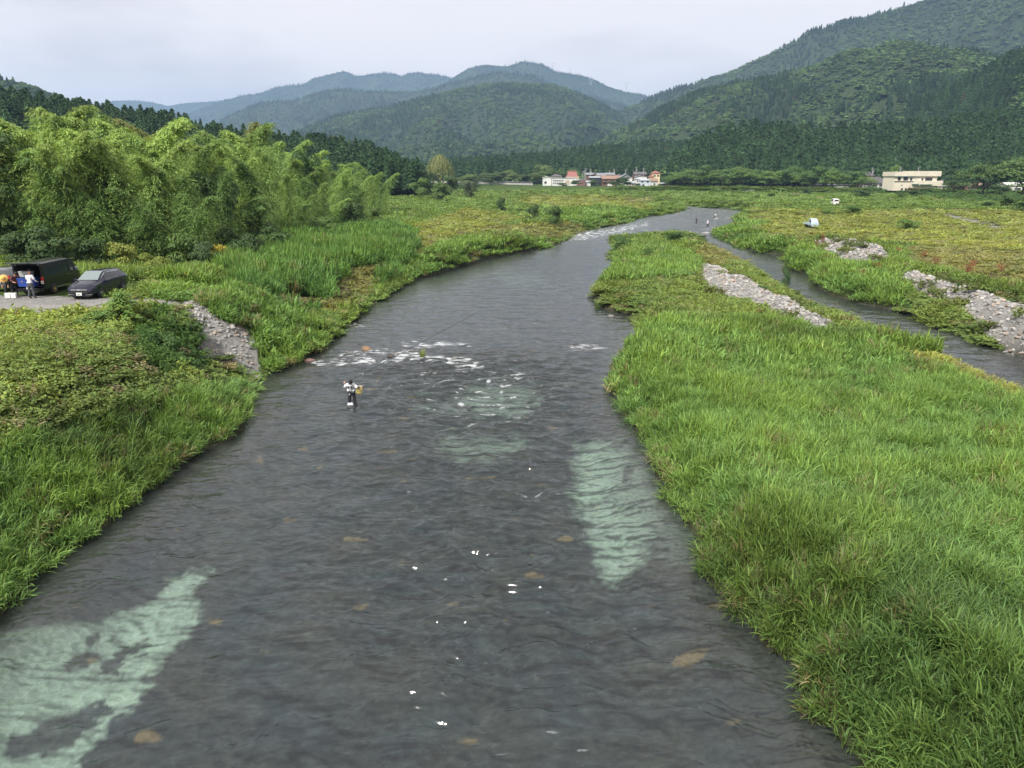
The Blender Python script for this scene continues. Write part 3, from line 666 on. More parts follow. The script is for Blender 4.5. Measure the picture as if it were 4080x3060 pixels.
for (poly, hh), dn_, s0, s1 in zip(HEAPS, (16, 12, 18), (.13, .14, .13), (.48, .6, .5)):
    w = np.array(poly); lo = w.min(0); hi = w.max(0); n_ = int(min(dn_*(hi[0]-lo[0])*(hi[1]-lo[1]), 60000)); x = rng.uniform(lo[0], hi[0], n_); y = rng.uniform(lo[1], hi[1], n_)
    k = inpoly(x+.5*vnoise(x, y, 54), y+.5*vnoise(x, y, 55), poly); x, y = x[k], y[k]; z, s = ground_z(x, y); q = s0+(s1-s0)*rng.uniform(0, 1, len(x))**3
    PP.append(np.stack([x, y, z+q*.12], 1)); QQ.append(q)
PP = np.concatenate(PP); QQ = np.concatenate(QQ); n = len(PP)
tn = np.array([.27, .265, .255])*rng.uniform(.6, 1.35, (n, 1)); wm = rng.uniform(0, 1, n) < .15; tn[wm] *= np.array([1.15, .95, .8])
scatter('gravel', C_ST, PP, np.stack([rng.normal(0, .25, n), rng.normal(0, .25, n), rng.uniform(0, 6.28, n)], 1), np.repeat(QQ[:, None], 3, 1)*rng.uniform(.8, 1.2, (n, 3)), rng.integers(0, 5, n), tn,
        'pale grey river cobbles heaped in bars and banks')

# ---------------------------------------------------------------- hills and their forest
M_HILL = mat('forest_floor', (.030, .045, .020), .95, var=.4, scale=.01, spec=.1)
T_CON = [template(f't_conifer{i}', conifer_parts(700+i, 1, .19, 260, .09), M_FOREST) for i in range(3)]
T_CRN = [template(f't_crown{i}', crown_parts(720+i, .5, .9, 9, 270, .13, .05), M_FOREST) for i in range(3)]
C_F = coll('forest_templates', T_CON+T_CRN)      # 0-2 conifer, 3-5 crown
HILLTOP = [0]
def hill(name, crest, yc, yf, zf, seed, gul, ntree, th_, conf, label, treelabel, nu=160, ntt=60, pw=1.1, spread=1.0, treehill=True, back=.35, tintm=1.0):
    cu = np.array([c[0] for c in crest], float); cvv = np.array([c[1] for c in crest], float)
    u = np.linspace(cu[0], cu[-1], nu); v = np.interp(u, cu, cvv)
    ycr = np.interp(u, [cu[0], cu[-1]], yc) if isinstance(yc, tuple) else np.full(nu, float(yc))
    yft = np.interp(u, [cu[0], cu[-1]], yf) if isinstance(yf, tuple) else np.full(nu, float(yf))
    C = np.array([PY(a, b, c) for a, b, c in zip(u, v, ycr)]); C[:, 2] -= th_*.75
    t = np.concatenate([np.linspace(-back, 0, 12)[:-1], np.linspace(0, 1, ntt)])
    T, I = np.meshgrid(t, np.arange(nu), indexing='ij')
    def surf(T, X0, Z0, Y0, YF):
        y = Y0+(YF-Y0)*T; x = X0*(1+(y/Y0-1)*np.where(T > 0, spread*.55, 1))
        z = np.where(T >= 0, zf+(Z0-zf)*(1-np.clip(T, 0, 1))**pw, Z0+(Z0-zf)*T*1.4)
        sc_ = max(abs(float(np.mean(yc)))*.085, 30)
        g1 = vnoise(x/sc_, y/sc_*.55, seed); g2 = vnoise(x/sc_*2.3, y/sc_*1.5, seed+5)
        w = np.sin(np.pi*np.clip(np.abs(T), 0, 1))**.8*np.maximum(Z0-zf, 0)
        return x, y, z-gul*w*(.85*np.abs(g1)+.35*np.abs(g2))
    X0 = C[I.astype(int), 0]; Z0 = C[I.astype(int), 2]; Y0 = ycr[I.astype(int)]; YF = yft[I.astype(int)]
    x, y, z = surf(T, X0, Z0, Y0, YF)
    me = mesh_np(name, np.stack([x, y, z], -1).reshape(-1, 3), grid_faces(*x.shape)[:, ::-1], None, True, [M_HILL])
    tag(link(name, me), label, kind='structure'); HILLTOP[0] = max(HILLTOP[0], float(z.max()))
    if not ntree: return
    g = np.random.default_rng(seed+99)
    Ti = g.uniform(-.04, 1, ntree); Ii = g.uniform(0, nu-1, ntree)
    # extra trees along the skyline
    ne = ntree//9; Ti[:ne] = g.normal(0, .008, ne)
    ip = lambda arr: np.interp(Ii, np.arange(nu), arr)
    x, y, z = surf(Ti, ip(C[:, 0]), ip(C[:, 2]), ip(ycr), ip(yft))
    u_, v_ = proj(x, y, z); k = (u_ > -120) & (u_ < 2330) & (z > zf-5); x, y, z, Ti = x[k], y[k], z[k], Ti[k]; n = len(x)
    pc = vnoise(x/(np.mean(yc)*.09), y/(np.mean(yc)*.09), seed+31)
    isc = (pc + g.normal(0, .25, n)) < (conf*1.6-.8)
    s = th_*g.uniform(.75, 1.25, n)
    id_ = np.where(isc, g.integers(0, 3, n), g.integers(3, 6, n))
    scl = np.stack([s, s, s], 1); scl[~isc] *= np.array([.95, .95, .62]); scl[isc] *= np.array([1.15, 1.15, 1.0])
    tn = np.where(isc[:, None], np.array([[.052, .100, .042]]), np.array([[.088, .145, .050]]))
    hv = vnoise(x/(np.mean(yc)*.03), y/(np.mean(yc)*.03), seed+77)
    tn = tn*(1+.35*hv[:, None])*g.uniform(.72, 1.32, (n, 1))*tintm
    br = g.uniform(0, 1, n) < .003; tn[br] = np.array([.10, .10, .05])
    scatter(treelabel[0], C_F, np.stack([x, y, z-s*.12], 1), np.stack([g.normal(0, .04, n), g.normal(0, .04, n), g.uniform(0, 6.28, n)], 1), scl, id_, tn, treelabel[1])
    HILLTOP[0] = max(HILLTOP[0], float((z+s*1.3).max()))

A_ = [(150,240),(220,222),(235,216),(270,214),(300,215),(325,218),(361,226),(402,220),(449,217),(469,216),(520,225)]
B_ = [(330,275),(408,245),(469,219),(521,203.6),(562,198.5),(598,185.6),(634,180.5),(655,179.4),(680,165),(706,158.8),(724,154.7),(742,149.6),(755,153.7),(770.5,161.4),(788.5,158.8),(809,155.8),(835,153.7),(866,161.4),(886,154.7),(902,153.2),(917,157.3),(938,157.3),(958,159.9),(976,166),(1100,190)]
C_ = [(930,195),(979,166),(1005,147),(1025,140.3),(1056,135.7),(1072,139.3),(1097,139.3),(1118,133),(1133,130),(1159,133),(1175,136.7),(1195,149.6),(1216,154.7),(1252,158.8),(1283,167.6),(1313.5,183),(1350,195),(1386,201),(1404,207),(1480,240)]
D_ = [(400,300),(464,263),(526,232),(567,216.5),(634,214),(675,201),(706,193),(737,188),(778,192),(840,192.3),(891,193.3),(933,185.6),(969,175),(1015,165),(1056,155),(1072,151),(1118,155),(1149,159),(1180,171),(1231,191),(1277.6,206),(1329,219),(1360,229),(1420,270)]
E_ = [(600,300),(686,262),(737,243),(840,227),(917,206),(989,185.6),(1046,175),(1097,173),(1159,175),(1200,178),(1231,188),(1267,206),(1303,222),(1334,240),(1357,258),(1380,285),(1420,330)]
F_ = [(1330,240),(1404,206),(1441,193.5),(1474,181),(1499,177),(1515,167),(1548,158.5),(1581,148),(1614,132),(1651,115),(1688,99),(1721,80),(1750,62),(1779,53.5),(1799,49),(1824,41),(1845,36),(1865,38),(1894,25),(1927,15.6),(1956,4),(1980,0),(2042,-25),(2212,-70),(2500,-120)]
G_ = [(1220,330),(1301,296.5),(1342,272),(1392,251),(1424.5,230.6),(1466,214),(1482,202),(1515,191.5),(1556,181),(1589,173),(1630,167),(1672,160.6),(1696,152),(1737.5,140),(1774.6,127.7),(1811.6,107),(1849,97),(1886,99),(1919,80),(1947.5,78),(1976,84),(2009,92.7),(2042,96.8),(2083,99),(2125,107),(2149,119),(2166,123.5),(2400,160)]
H_ = [(1840,300),(1905,262),(1952,247),(2001,210),(2063,185),(2083,165),(2120.5,152),(2157.5,128),(2186,115),(2212,107),(2500,20)]
I_ = [(1440,345),(1507,305),(1531,292),(1565,280),(1630,274),(1713,278),(1795,280),(1878,278),(1960,270),(2050,262),(2212,248),(2500,230)]
J_ = [(860,375),(980,348),(1100,340),(1190,332),(1300,318),(1400,312),(1500,310),(1560,330)]
K_ = [(a, b_+8) for a, b_ in [(-300,150),(0,190),(39,202),(94,208),(149,218),(190,222),(227,226),(251,234),(300,232),(345,245),(392,248),(443,256),(490,272),(541,280),(608,288),(667,295),(745,304),(816,318),(863,340),(890,352),(930,385)]]
L_ = [(-300,130),(0,162),(40,168),(80,180),(120,197),(150,212),(180,227),(260,260)]
KW = dict()
hill('hills', A_, 8500, 7000, 60, 1, .1, 1500, 18, .5, 'pale blue ridge on the horizon far left', ('far_forest', 'hazy blue forest on the farthest low ridge'))
hill('hills', B_, 6800, 4800, 40, 2, .45, 8500, 19, .5, 'blue mountain ridge with a small pointed peak, left of centre', ('far_forest', 'blue hazed forest on the long ridge with the small pointed peak'), pw=1.0)
hill('hills', C_, 5600, 4200, 40, 3, .45, 7000, 16, .5, 'blue mountain ridge carrying the pylons', ('far_forest', 'blue hazed forest on the ridge that carries the pylons'), pw=1.0)
hill('hills', D_, 4300, 3000, 30, 4, .5, 11000, 16, .45, 'middle mountain ridge in front of the blue peaks', ('mountain_forest', 'bluish forest on the middle ridge below the blue peaks'), pw=1.0)
hill('hills', E_, 2700, 1350, 10, 5, .5, 16000, 15, .36, 'central rounded forested hill', ('mountain_forest', 'green forest on the rounded central hill'), pw=1.0, spread=.6)
hill('hills', F_, (3000, 1800), (1700, 1100), 10, 6, .4, 12000, 17, .35, 'high forested mountainside rising out of frame at upper right', ('mountain_forest', 'bluish green forest on the high mountainside at upper right'), pw=1.0)
hill('hills', G_, (1700, 1050), (760, 640), 5, 7, .45, 12500, 13, .33, 'forested shoulder in front of the high mountainside', ('mountain_forest', 'forest on the broad green shoulder right of the valley'), pw=.95)
hill('hills', H_, (1000, 640), (620, 500), 5, 8, .3, 4500, 14, .65, 'nearest forested slope at right', ('mountain_forest', 'forest on the nearest steep slope at the right'), pw=.95)
hill('hills', L_, 1300, 800, 10, 9, .3, 2500, 13, .4, 'blue green hill behind the cedars at far left', ('mountain_forest', 'hazy forest on the low hill at far left'), pw=1.0)
hill('hills', J_, 900, 690, 5, 10, .2, 3800, 16, .7, 'low forested rise behind the village', ('cedar_forest', 'dark cedar wood on the low rise behind the village'), pw=.8)
hill('hills', I_, (640, 560), (520, 445), 4.5, 11, .2, 2900, 18, .85, 'low cedar covered slope behind the levee', ('cedar_forest', 'dense cedar plantation behind the levee and cream building'), pw=.7)
hill('hills', K_, (330, 430), (170, 330), 5, 12, .2, 3000, 13, .8, 'dark cedar covered slope behind the bamboo grove', ('cedar_forest', 'dark cedar wood on the slope behind the bamboo'), pw=.9)

# ---------------------------------------------------------------- haze
HB = [(-9500, -400, -4), (9500, 9800, HILLTOP[0]+60)]
bm = bmesh.new(); bmesh.ops.create_cube(bm, size=1)
for v in bm.verts: v.co = [HB[0][i] if v.co[i] < 0 else HB[1][i] for i in range(3)]
me = bpy.data.meshes.new('haze'); bm.to_mesh(me); bm.free()
M_HAZE, nt, out = new_mat('haze_air'); pv = N(nt, 'ShaderNodeVolumePrincipled'); pv.inputs['Color'].default_value = (.43, .65, 1.0, 1); pv.inputs['Density'].default_value = 1.0e-4
pv.inputs['Anisotropy'].default_value = 0.0
L(nt, pv.outputs[0], out.inputs['Volume']); me.materials.append(M_HAZE)
tag(link('haze', me), 'thin bluish haze filling the valley', kind='stuff')
# ---------------------------------------------------------------- builders for single things
def empty(name, loc, rz=0.0, label=None, cat=None, group=None):
    o = bpy.data.objects.new(name, None); COL.objects.link(o); o.empty_display_size = .2
    o.location = tuple(float(q) for q in loc); o.rotation_euler = (0, 0, rz)
    return tag(o, label, cat, group)
def tube(pts, rad, ns=7, cap=True):
    pts = np.asarray(pts, float); n = len(pts); rad = np.broadcast_to(rad, n)
    d = np.gradient(pts, axis=0); d /= np.maximum(np.linalg.norm(d, axis=1, keepdims=True), 1e-9)
    up = np.where(np.abs(d[:, 2:3]) > .9, np.array([[1., 0, 0]]), np.array([[0, 0, 1.]]))
    a = np.cross(d, up); a /= np.maximum(np.linalg.norm(a, axis=1, keepdims=True), 1e-9); b_ = np.cross(d, a)
    th = np.linspace(0, 2*np.pi, ns, endpoint=False)
    co = pts[:, None]+rad[:, None, None]*(np.cos(th)[None, :, None]*a[:, None]+np.sin(th)[None, :, None]*b_[:, None])
    co = co.reshape(-1, 3)
    i = np.arange(n-1)[:, None]*ns; j = np.arange(ns)[None]; j2 = (j+1) % ns
    f = np.stack([i+j, i+j2, i+ns+j2, i+ns+j], -1).reshape(-1, 4)
    return co, f, np.ones((len(co), 3))
class MB:                                       # collects shapes into one mesh
    def __init__(s): s.p = []
    def add(s, co, f): s.p.append((np.asarray(co, float), np.asarray(f), np.ones((len(co), 3)))); return s
    def tube(s, pts, r, ns=7): s.p.append(tube(pts, r, ns)); return s
    def box(s, c, d, rz=0.0, taper=1.0):
        x, y, z = np.array(d)/2.0
        q = np.array([(-x,-y,-z),(x,-y,-z),(x,y,-z),(-x,y,-z),(-x*taper,-y*taper,z),(x*taper,-y*taper,z),(x*taper,y*taper,z),(-x*taper,y*taper,z)])
        if rz: q = q@np.array([[math.cos(rz), math.sin(rz), 0], [-math.sin(rz), math.cos(rz), 0], [0, 0, 1]])
        s.add(q+np.array(c), [(0,3,2,1),(4,5,6,7),(0,1,5,4),(1,2,6,5),(2,3,7,6),(3,0,4,7)]); return s
    def quad(s, a, b, c, d, th=0.0):
        p = np.array([a, b, c, d], float)
        if not th: return s.add(p, [(0,1,2,3)])
        n = np.cross(p[1]-p[0], p[3]-p[0]); n /= max(np.linalg.norm(n), 1e-9); q = np.concatenate([p, p+n*th])
        return s.add(q, [(3,2,1,0),(4,5,6,7),(0,1,5,4),(1,2,6,5),(2,3,7,6),(3,0,4,7)])
    def lathe(s, prof, c=(0,0,0), ns=20, axis='z'):
        prof = np.array(prof, float); th = np.linspace(0, 2*np.pi, ns, endpoint=False)
        co = np.stack([prof[:, 0:1]*np.cos(th), prof[:, 0:1]*np.sin(th), np.repeat(prof[:, 1:2], ns, 1)], -1).reshape(-1, 3)
        if axis == 'y': co = co[:, [0, 2, 1]]
        n = len(prof); i = np.arange(n-1)[:, None]*ns; j = np.arange(ns)[None]; j2 = (j+1) % ns
        return s.add(co+np.array(c), np.stack([i+j, i+j2, i+ns+j2, i+ns+j], -1).reshape(-1, 4))
    def prism(s, poly, y0, y1):                 # outline in x,z pulled along y
        n = len(poly); a = [(x, y0, z) for x, z in poly]; b_ = [(x, y1, z) for x, z in poly]
        for i in range(n):
            j = (i+1) % n; s.add([a[i], a[j], b_[j], b_[i]], [(0,1,2,3)])
        for ring in (a, b_):
            c = tuple(np.mean(ring, 0)); 
            s.add(ring+[c], [(i, (i+1) % n, n) for i in range(n)])
        return s
    def build(s, name, m, parent=None, smooth=False, bevel=0.0):
        co, f, lv = merge(s.p); me = mesh_np(name, co, f, None, smooth, [m])
        o = link(name, me, parent)
        if bevel:
            bv = o.modifiers.new('bevel', 'BEVEL'); bv.width = bevel; bv.segments = 2; bv.limit_method = 'ANGLE'
        return o
def leaf_obj(name, parts, parent, color, m=None):
    co, f, lv = merge(parts); me = mesh_np(name, co, f, {'lv': lv}, False, [m or M_LEAF])
    o = link(name, me, parent); o.color = (*color, 1); return o
def copy_tree(o, loc, rz, scale=(1, 1, 1), color=None, label=None, group=None, cat=None):
    r = o.copy(); COL.objects.link(r); r.location = tuple(float(q) for q in loc); r.rotation_euler = (0, 0, rz); r.scale = scale
    if label: r['label'] = label
    if group: r['group'] = group
    if cat: r['category'] = cat
    for ch in o.children:
        c = ch.copy(); COL.objects.link(c); c.parent = r
        if color is not None and ch.get('leafy'): c.color = (*color, 1)
        for g_ in ch.children:
            d = g_.copy(); COL.objects.link(d); d.parent = c
    return r
def gz1(x, y): return float(ground_z(np.array([float(x)]), np.array([float(y)]))[0][0])
M_BARK = mat('bark', (.09, .07, .05), .9, var=.35, scale=4, bump=.4)
M_CULM = mat('bamboo_culm', (.12, .16, .05), .6, var=.3, scale=2)

# ---------------------------------------------------------------- bamboo
def make_bamboo(seed, h):
    g = np.random.default_rng(seed); t = np.linspace(0, 1, 16); ph = g.uniform(0, 6.28); ln = h*g.uniform(.20, .42)
    path = np.stack([np.cos(ph)*ln*t**2.3, np.sin(ph)*ln*t**2.3, h*(t-.16*t**4)*1.12], 1)
    root = empty('bamboo', (0, 0, 0))
    cu = MB().tube(path, .055*(1-.85*t)+.006, 6).build('culm', M_CULM, root, True)
    C, Nn, Dd = [], [], []
    for tt in np.concatenate([np.linspace(.12, .3, 7), np.linspace(.3, .99, 46)]):
        p = np.array([np.interp(tt, t, path[:, i]) for i in range(3)])
        for _ in range(5):
            a = g.uniform(0, 6.28); bl = (2.25*math.sin(math.pi*min(tt*1.0+.05, .93))**.7+.35)*g.uniform(.55, 1.15)*h/14
            s_ = np.linspace(.15, 1, 17); dr = np.array([math.cos(a), math.sin(a), 0])
            q = p+dr*(s_*bl)[:, None]; q[:, 2] += bl*(.42*s_-.75*s_**2.2)
            jit = g.normal(0, .13*h/14, q.shape); jit[:, 2] -= .10
            C.append(q+jit); Nn.append(np.tile(dr*.45+np.array([0, 0, .85]), (17, 1))+g.normal(0, .28, q.shape)); Dd.append(np.tile(dr*.75+np.array([0, 0, -.75]), (17, 1)))
    fo = leaf_obj('foliage', [leafcards(np.concatenate(C), np.concatenate(Nn), .42*h/14, .095*h/14, seed+1, .15, np.concatenate(Dd))], root, (.2, .25, .06)); fo['leafy'] = 1
    return root
BAM = [make_bamboo(900+i, 14.0) for i in range(7)]
FOOT = [(-260,620),(0,592),(250,588),(430,582),(500,570),(560,541),(700,500),(790,470),(858,449)]
TOPL = [(-300,250),(0,285),(40,262),(75,262),(110,244),(150,262),(190,250),(240,238),(285,262),(318,236),(345,262),(392,262),(430,292),(470,300),(520,285),(556,268),(585,300),(640,332),(690,330),(730,352),(775,345),(820,350),(848,372),(866,440)]
g = np.random.default_rng(5); nb = 0
ZONES = ['at the left edge', 'above the black van', 'above the blue car', 'behind the yellow bush', 'above the dark thicket', 'above the tall grass', 'near the round dark crown', 'at the far end']
BTINT = [((.25,.36,.088), 'yellowish feathery bamboo beside the river'), ((.215,.33,.085), 'bright green bamboo beside the river'), ((.135,.225,.06), 'dark green bamboo beside the river'), ((.26,.29,.09), 'ochre leaved bamboo beside the river')]
for row in range(6):
    dback = [1.5, 4, 7, 11, 16, 22][row]; u = -90.0 if row else -30
    while u < 858:
        fv = np.interp(u, [a[0] for a in FOOT], [a[1] for a in FOOT])
        p = P(u, fv, 3.0)
        dirx, diry = -.86, .5
        x = p[0]+dirx*dback+g.normal(0, .7); y = p[1]+diry*dback*1.1+g.normal(0, .7)
        z = gz1(x, y)
        uu, _ = proj(x, y, z+8)
        step = (1.9 if row < 3 else 2.2)/y*FPX
        u += step*g.uniform(.7, 1.25)
        if uu > 862 or (row < 2 and uu < 235 and y < 66): continue
        vt = np.interp(uu, [a[0] for a in TOPL], [a[1] for a in TOPL])
        top = PY(uu, vt, y)[2]
        fr = [.50, .70, .84, .92, .98, 1.0][row]*g.uniform(.84, 1.04)
        if uu > 800: fr = min(fr*1.15, 1)
        h = (top-z)*fr*(1.14 if uu < 620 else 1.07)
        if h < 3: continue
        wy = 1.0*math.exp(-((uu-230)/190)**2)+.35*math.exp(-((uu-600)/140)**2)
        if row <= 1: ti = 2 if g.uniform() < .6 else 1
        else: ti = 0 if g.uniform() < wy*.85 else (3 if g.uniform() < .18*(uu < 560) else (1 if g.uniform() < .8 else 2))
        c, lb = BTINT[ti]; lb = lb.replace(' beside the river', '')+' '+ZONES[min(int((uu+60)//115), 7)]+(', front row' if row < 2 else (', middle of the grove' if row < 4 else ', tallest back row')); c = np.array(c)*g.uniform(.8, 1.2); s = h/14
        sx_ = max(s, .62)*g.uniform(.95, 1.25)
        src = BAM[nb % 7]
        if nb < 7:
            src.location = (x, y, z); src.rotation_euler = (0, 0, g.uniform(0, 6.28)); src.scale = (sx_, sx_, s); tag(src, lb, 'bamboo', 'bamboos of the riverside grove')
            for ch in src.children:
                if ch.get('leafy'): ch.color = (*c, 1)
        else: copy_tree(src, (x, y, z), g.uniform(0, 6.28), (sx_, sx_, s), c, lb, 'bamboos of the riverside grove', 'bamboo')
        nb += 1

# ---------------------------------------------------------------- broadleaf trees and shrubs
def limbs(mb, g, h, r, n=6, top=.75, spread=.35):
    t = np.linspace(0, 1, 6); lean = g.normal(0, .03, 2)*h
    mb.tube(np.stack([lean[0]*t, lean[1]*t, h*top*t], 1), r*(1-.65*t), 8)
    for i in range(n):
        a = 6.28*i/n+g.uniform(-.4, .4); z0 = h*top*g.uniform(.3, .85); L_ = h*spread*g.uniform(.7, 1.1)
        s_ = np.linspace(0, 1, 5); mb.tube(np.stack([lean[0]*z0/(h*top)+np.cos(a)*L_*s_, lean[1]*z0/(h*top)+np.sin(a)*L_*s_, z0+L_*.55*s_**.8], 1), r*.4*(1-.7*s_)+.01, 5)
def tree_mesh(seed, kind):
    g = np.random.default_rng(seed); root = empty('tree', (0, 0, 0)); mb = MB()
    if kind == 'round': limbs(mb, g, 1, .025, 6, .7, .3); parts = crown_parts(seed, .5, 1.0, 22, 3400, .045, .22)
    elif kind == 'spread':
        limbs(mb, g, .8, .025, 7, .6, .5); C, Nn = [], []
        for i in range(34):                     # flat tiers of a wide cherry or zelkova
            a = g.uniform(0, 6.28); q = .58*math.sqrt(g.uniform()); z = .88-.55*(q/.58)**2*g.uniform(.4, 1)-g.uniform(0, .22)
            m_ = 100; b_ = g.normal(0, 1, (m_, 3))*np.array([.11, .11, .030]); C.append(np.array([q*math.cos(a), q*math.sin(a), z])+b_); Nn.append(b_*np.array([2.5, 2.5, 4])+np.array([0, 0, .8])+g.normal(0, .25, (m_, 3)))
        parts = [leafcards(np.concatenate(C), np.concatenate(Nn), .055, .038, seed+1, .12)]
    elif kind == 'willow':
        limbs(mb, g, .8, .03, 6, .7, .3); C, Nn, Dd = [], [], []
        for i in range(260):
            a = g.uniform(0, 6.28); e = g.uniform(.15, 1.45); r_ = .42*g.uniform(.75, 1.05); p = np.array([r_*math.cos(a)*math.cos(e), r_*math.sin(a)*math.cos(e), .56+.44*math.sin(e)])
            L_ = g.uniform(.2, .45); s_ = np.linspace(0, 1, 14); q = p+np.stack([math.cos(a)*.07*s_, math.sin(a)*.07*s_, -L_*s_], 1)+g.normal(0, .012, (14, 3)); C.append(q)
            Nn.append(np.tile([math.cos(a), math.sin(a), .5], (14, 1))+g.normal(0, .3, (14, 3))); Dd.append(np.tile([0, 0, -1.], (14, 1)))
        parts = [leafcards(np.concatenate(C), np.concatenate(Nn), .05, .02, seed+1, .1, np.concatenate(Dd))]
    elif kind == 'conifer':
        mb.tube([(0,0,0),(0,0,.5),(0,0,.96)], [.018, .012, .003], 6); parts = conifer_parts(seed, 1, .17, 2200, .034)
    elif kind == 'shrub':
        limbs(mb, g, .5, .02, 5, .7, .5); parts = crown_parts(seed, .55, .85, 15, 2600, .05, .02)
    elif kind == 'tiered':
        limbs(mb, g, .8, .02, 6, .8, .4); C, Nn, Dd = [], [], []
        for i in range(75):
            a = g.uniform(0, 6.28); z = g.uniform(.12, .97); L_ = .52*(1-z**2.2)*g.uniform(.7, 1.1)+.10; s_ = np.linspace(.12, 1, 26); dr = np.array([math.cos(a), math.sin(a), 0])
            q = dr*(s_*L_)[:, None]; q[:, 2] = z-.10*s_**2; off = g.uniform(-1, 1, 26)*.065; q += np.cross(dr, [0, 0, 1])*off[:, None]+g.normal(0, .008, q.shape)
            C.append(q); Nn.append(np.tile(dr*.3+np.array([0, 0, 1.]), (26, 1))+g.normal(0, .16, q.shape)); Dd.append(np.tile(dr, (26, 1))+np.cross(dr, [0, 0, 1])*off[:, None]*12)
        parts = [leafcards(np.concatenate(C), np.concatenate(Nn), .075, .045, seed+1, .12, np.concatenate(Dd))]
    mb.build('trunk', M_BARK, root, True)
    c = leaf_obj('crown', parts, root, (.1, .15, .04)); c['leafy'] = 1
    root['_k'] = kind; return root
POOL = {k: [tree_mesh(1000+31*i+j*7, k) for i in range(n_)] for j, (k, n_) in enumerate({'round': 4, 'spread': 3, 'willow': 1, 'conifer': 4, 'shrub': 4, 'tiered': 2}.items())}
USED = {}
def plant(kind, loc, h, w, color, label, cat, group=None, name=None):
    k = USED.get(kind, 0); USED[kind] = k+1; pool = POOL[kind]; src = pool[k % len(pool)]
    wr = {'round': 1.0, 'spread': 1.15, 'willow': .9, 'conifer': .36, 'shrub': 1.05, 'tiered': 1.1}[kind]
    rz = random.uniform(0, 6.28); sc_ = (w/wr, w/wr, h)
    if k < len(pool):
        o = src; o.location = tuple(float(q) for q in loc); o.rotation_euler = (0, 0, rz); o.scale = sc_; tag(o, label, cat, group)
        for ch in o.children:
            if ch.get('leafy'): ch.color = (*color, 1)
    else:
        o = copy_tree(src, loc, rz, sc_, color, label, None, cat)
        if group: o['group'] = group
        elif 'group' in o: del o['group']
    if name: o.name = name
    return o
def at_uv(u, v, y):                          # ground point behind pixel column u at forward distance y
    p = PY(u, v, y); return p[0], y
def tree_uv(kind, u, vtop, vbase, y, wpx, color, label, cat='tree', group=None, name=None, zb=None):
    if kind == 'shrub' and y < 200:
        for dy_ in (0, -1, 1, -2, 2, -3, 3, -4, 4, -6, 6, -8, 8):
            q_ = PY(u, vbase, y+dy_)
            if float(river_sd(np.array([q_[0]]), np.array([y+dy_]))[0]) > .8: y = y+dy_; break
    top = PY(u, vtop, y); bot = PY(u, vbase, y); x = (top[0]+bot[0])/2; z = gz1(x, y) if zb is None else zb
    h = (top[2]-z)*(1.5 if kind == 'shrub' and y > 120 else 1.08 if 380 < y < 520 else 1); w = wpx/FPX*y*1.02
    return plant(kind, (x, y, z-.1), max(h, .5), w, color, label, cat, group, name)

DK = (.060, .105, .035); MG = (.105, .175, .045); YG = (.23, .27, .06); LG = (.17, .25, .07)
# understory in front of and inside the bamboo grove
US = [('shrub', 40, 478, 572, 60, 110, DK, 'dark leafy bush behind the white roofed car', 'shrub'), ('shrub', 110, 462, 565, 60, 130, DK, 'broad dark bush behind the open tailgate of the black van', 'shrub'), ('shrub', 180, 492, 570, 61, 95, DK, 'dark bush behind the front of the black van', 'shrub'),
      ('round', 30, 430, 590, 68, 120, (.08,.14,.04), 'dark green tree at the left edge of the grove', 'tree'), ('spread', -20, 205, 560, 70, 170, (.07,.12,.035), 'tall dark tree at the far left edge of the photo', 'tree'),
      ('shrub', 262, 506, 575, 62, 75, YG, 'yellow green rounded bush behind the van bonnet', 'shrub'), ('shrub', 335, 532, 582, 61, 66, (.20,.25,.055), 'low yellow green round bush right of the parked cars', 'shrub'),
      ('shrub', 395, 478, 590, 66, 95, MG, 'mid green bush with yellow tips at the foot of the grove', 'shrub'), ('shrub', 445, 500, 590, 65, 80, DK, 'dark bush in the gap at the foot of the grove', 'shrub'), ('shrub', 475, 512, 575, 67, 42, (.42,.36,.06), 'small bright yellow shrub in front of the dark thicket', 'shrub'),
      ('shrub', 520, 470, 580, 72, 100, DK, 'dark glossy thicket where grove meets tall grass', 'shrub'), ('shrub', 590, 470, 540, 85, 90, (.08,.14,.045), 'dark green bush at the grove edge above tall grass', 'shrub'),
      ('tiered', 300, 420, 560, 70, 110, (.08,.15,.045), 'layered dark green tree inside the grove', 'tree'), ('round', 240, 380, 560, 74, 100, (.12,.21,.05), 'leafy bright green tree hung with vines in the grove', 'tree'),
      ('round', 130, 400, 560, 72, 110, (.13,.20,.055), 'vine hung green tree behind the dark bushes', 'tree'), ('round', 470, 350, 560, 84, 110, (.075,.14,.04), 'dark broadleaf tree among the bamboos mid grove', 'tree'),
      ('round', 660, 318, 480, 150, 70, (.07,.13,.04), 'dark rounded broadleaf crown rising above the bamboo', 'tree'), ('shrub', 700, 455, 500, 112, 70, MG, 'green bush at the far foot of the grove', 'shrub'), ('shrub', 760, 448, 485, 130, 60, DK, 'dark bush at the river side of the grove', 'shrub'),
      ('shrub', 805, 452, 480, 140, 42, MG, 'lone leafy shrub in the meadow by the grove', 'shrub'), ('tiered', 560, 420, 540, 88, 100, (.11,.19,.05), 'layered green tree leaning out of the grove', 'tree')]
for k, u, vt, vb, y, w, c, lb, ct in US: tree_uv(k, u, vt, vb, y, w, c, lb, ct)
tree_uv('tiered', 262, 618, 715, 37.5, 122, (.15, .25, .06), 'large leaved shrub with tiered fronds in front of the dark blue car', 'shrub', zb=3.2)
tree_uv('shrub', 205, 655, 720, 37, 95, (.13, .22, .055), 'low green shrub left of the tiered shrub on the slope', 'shrub', zb=3.4)
tree_uv('shrub', 235, 705, 800, 33, 100, (.17, .27, .06), 'bright green shrub below the tiered shrub on the slope', 'shrub', zb=2.7)
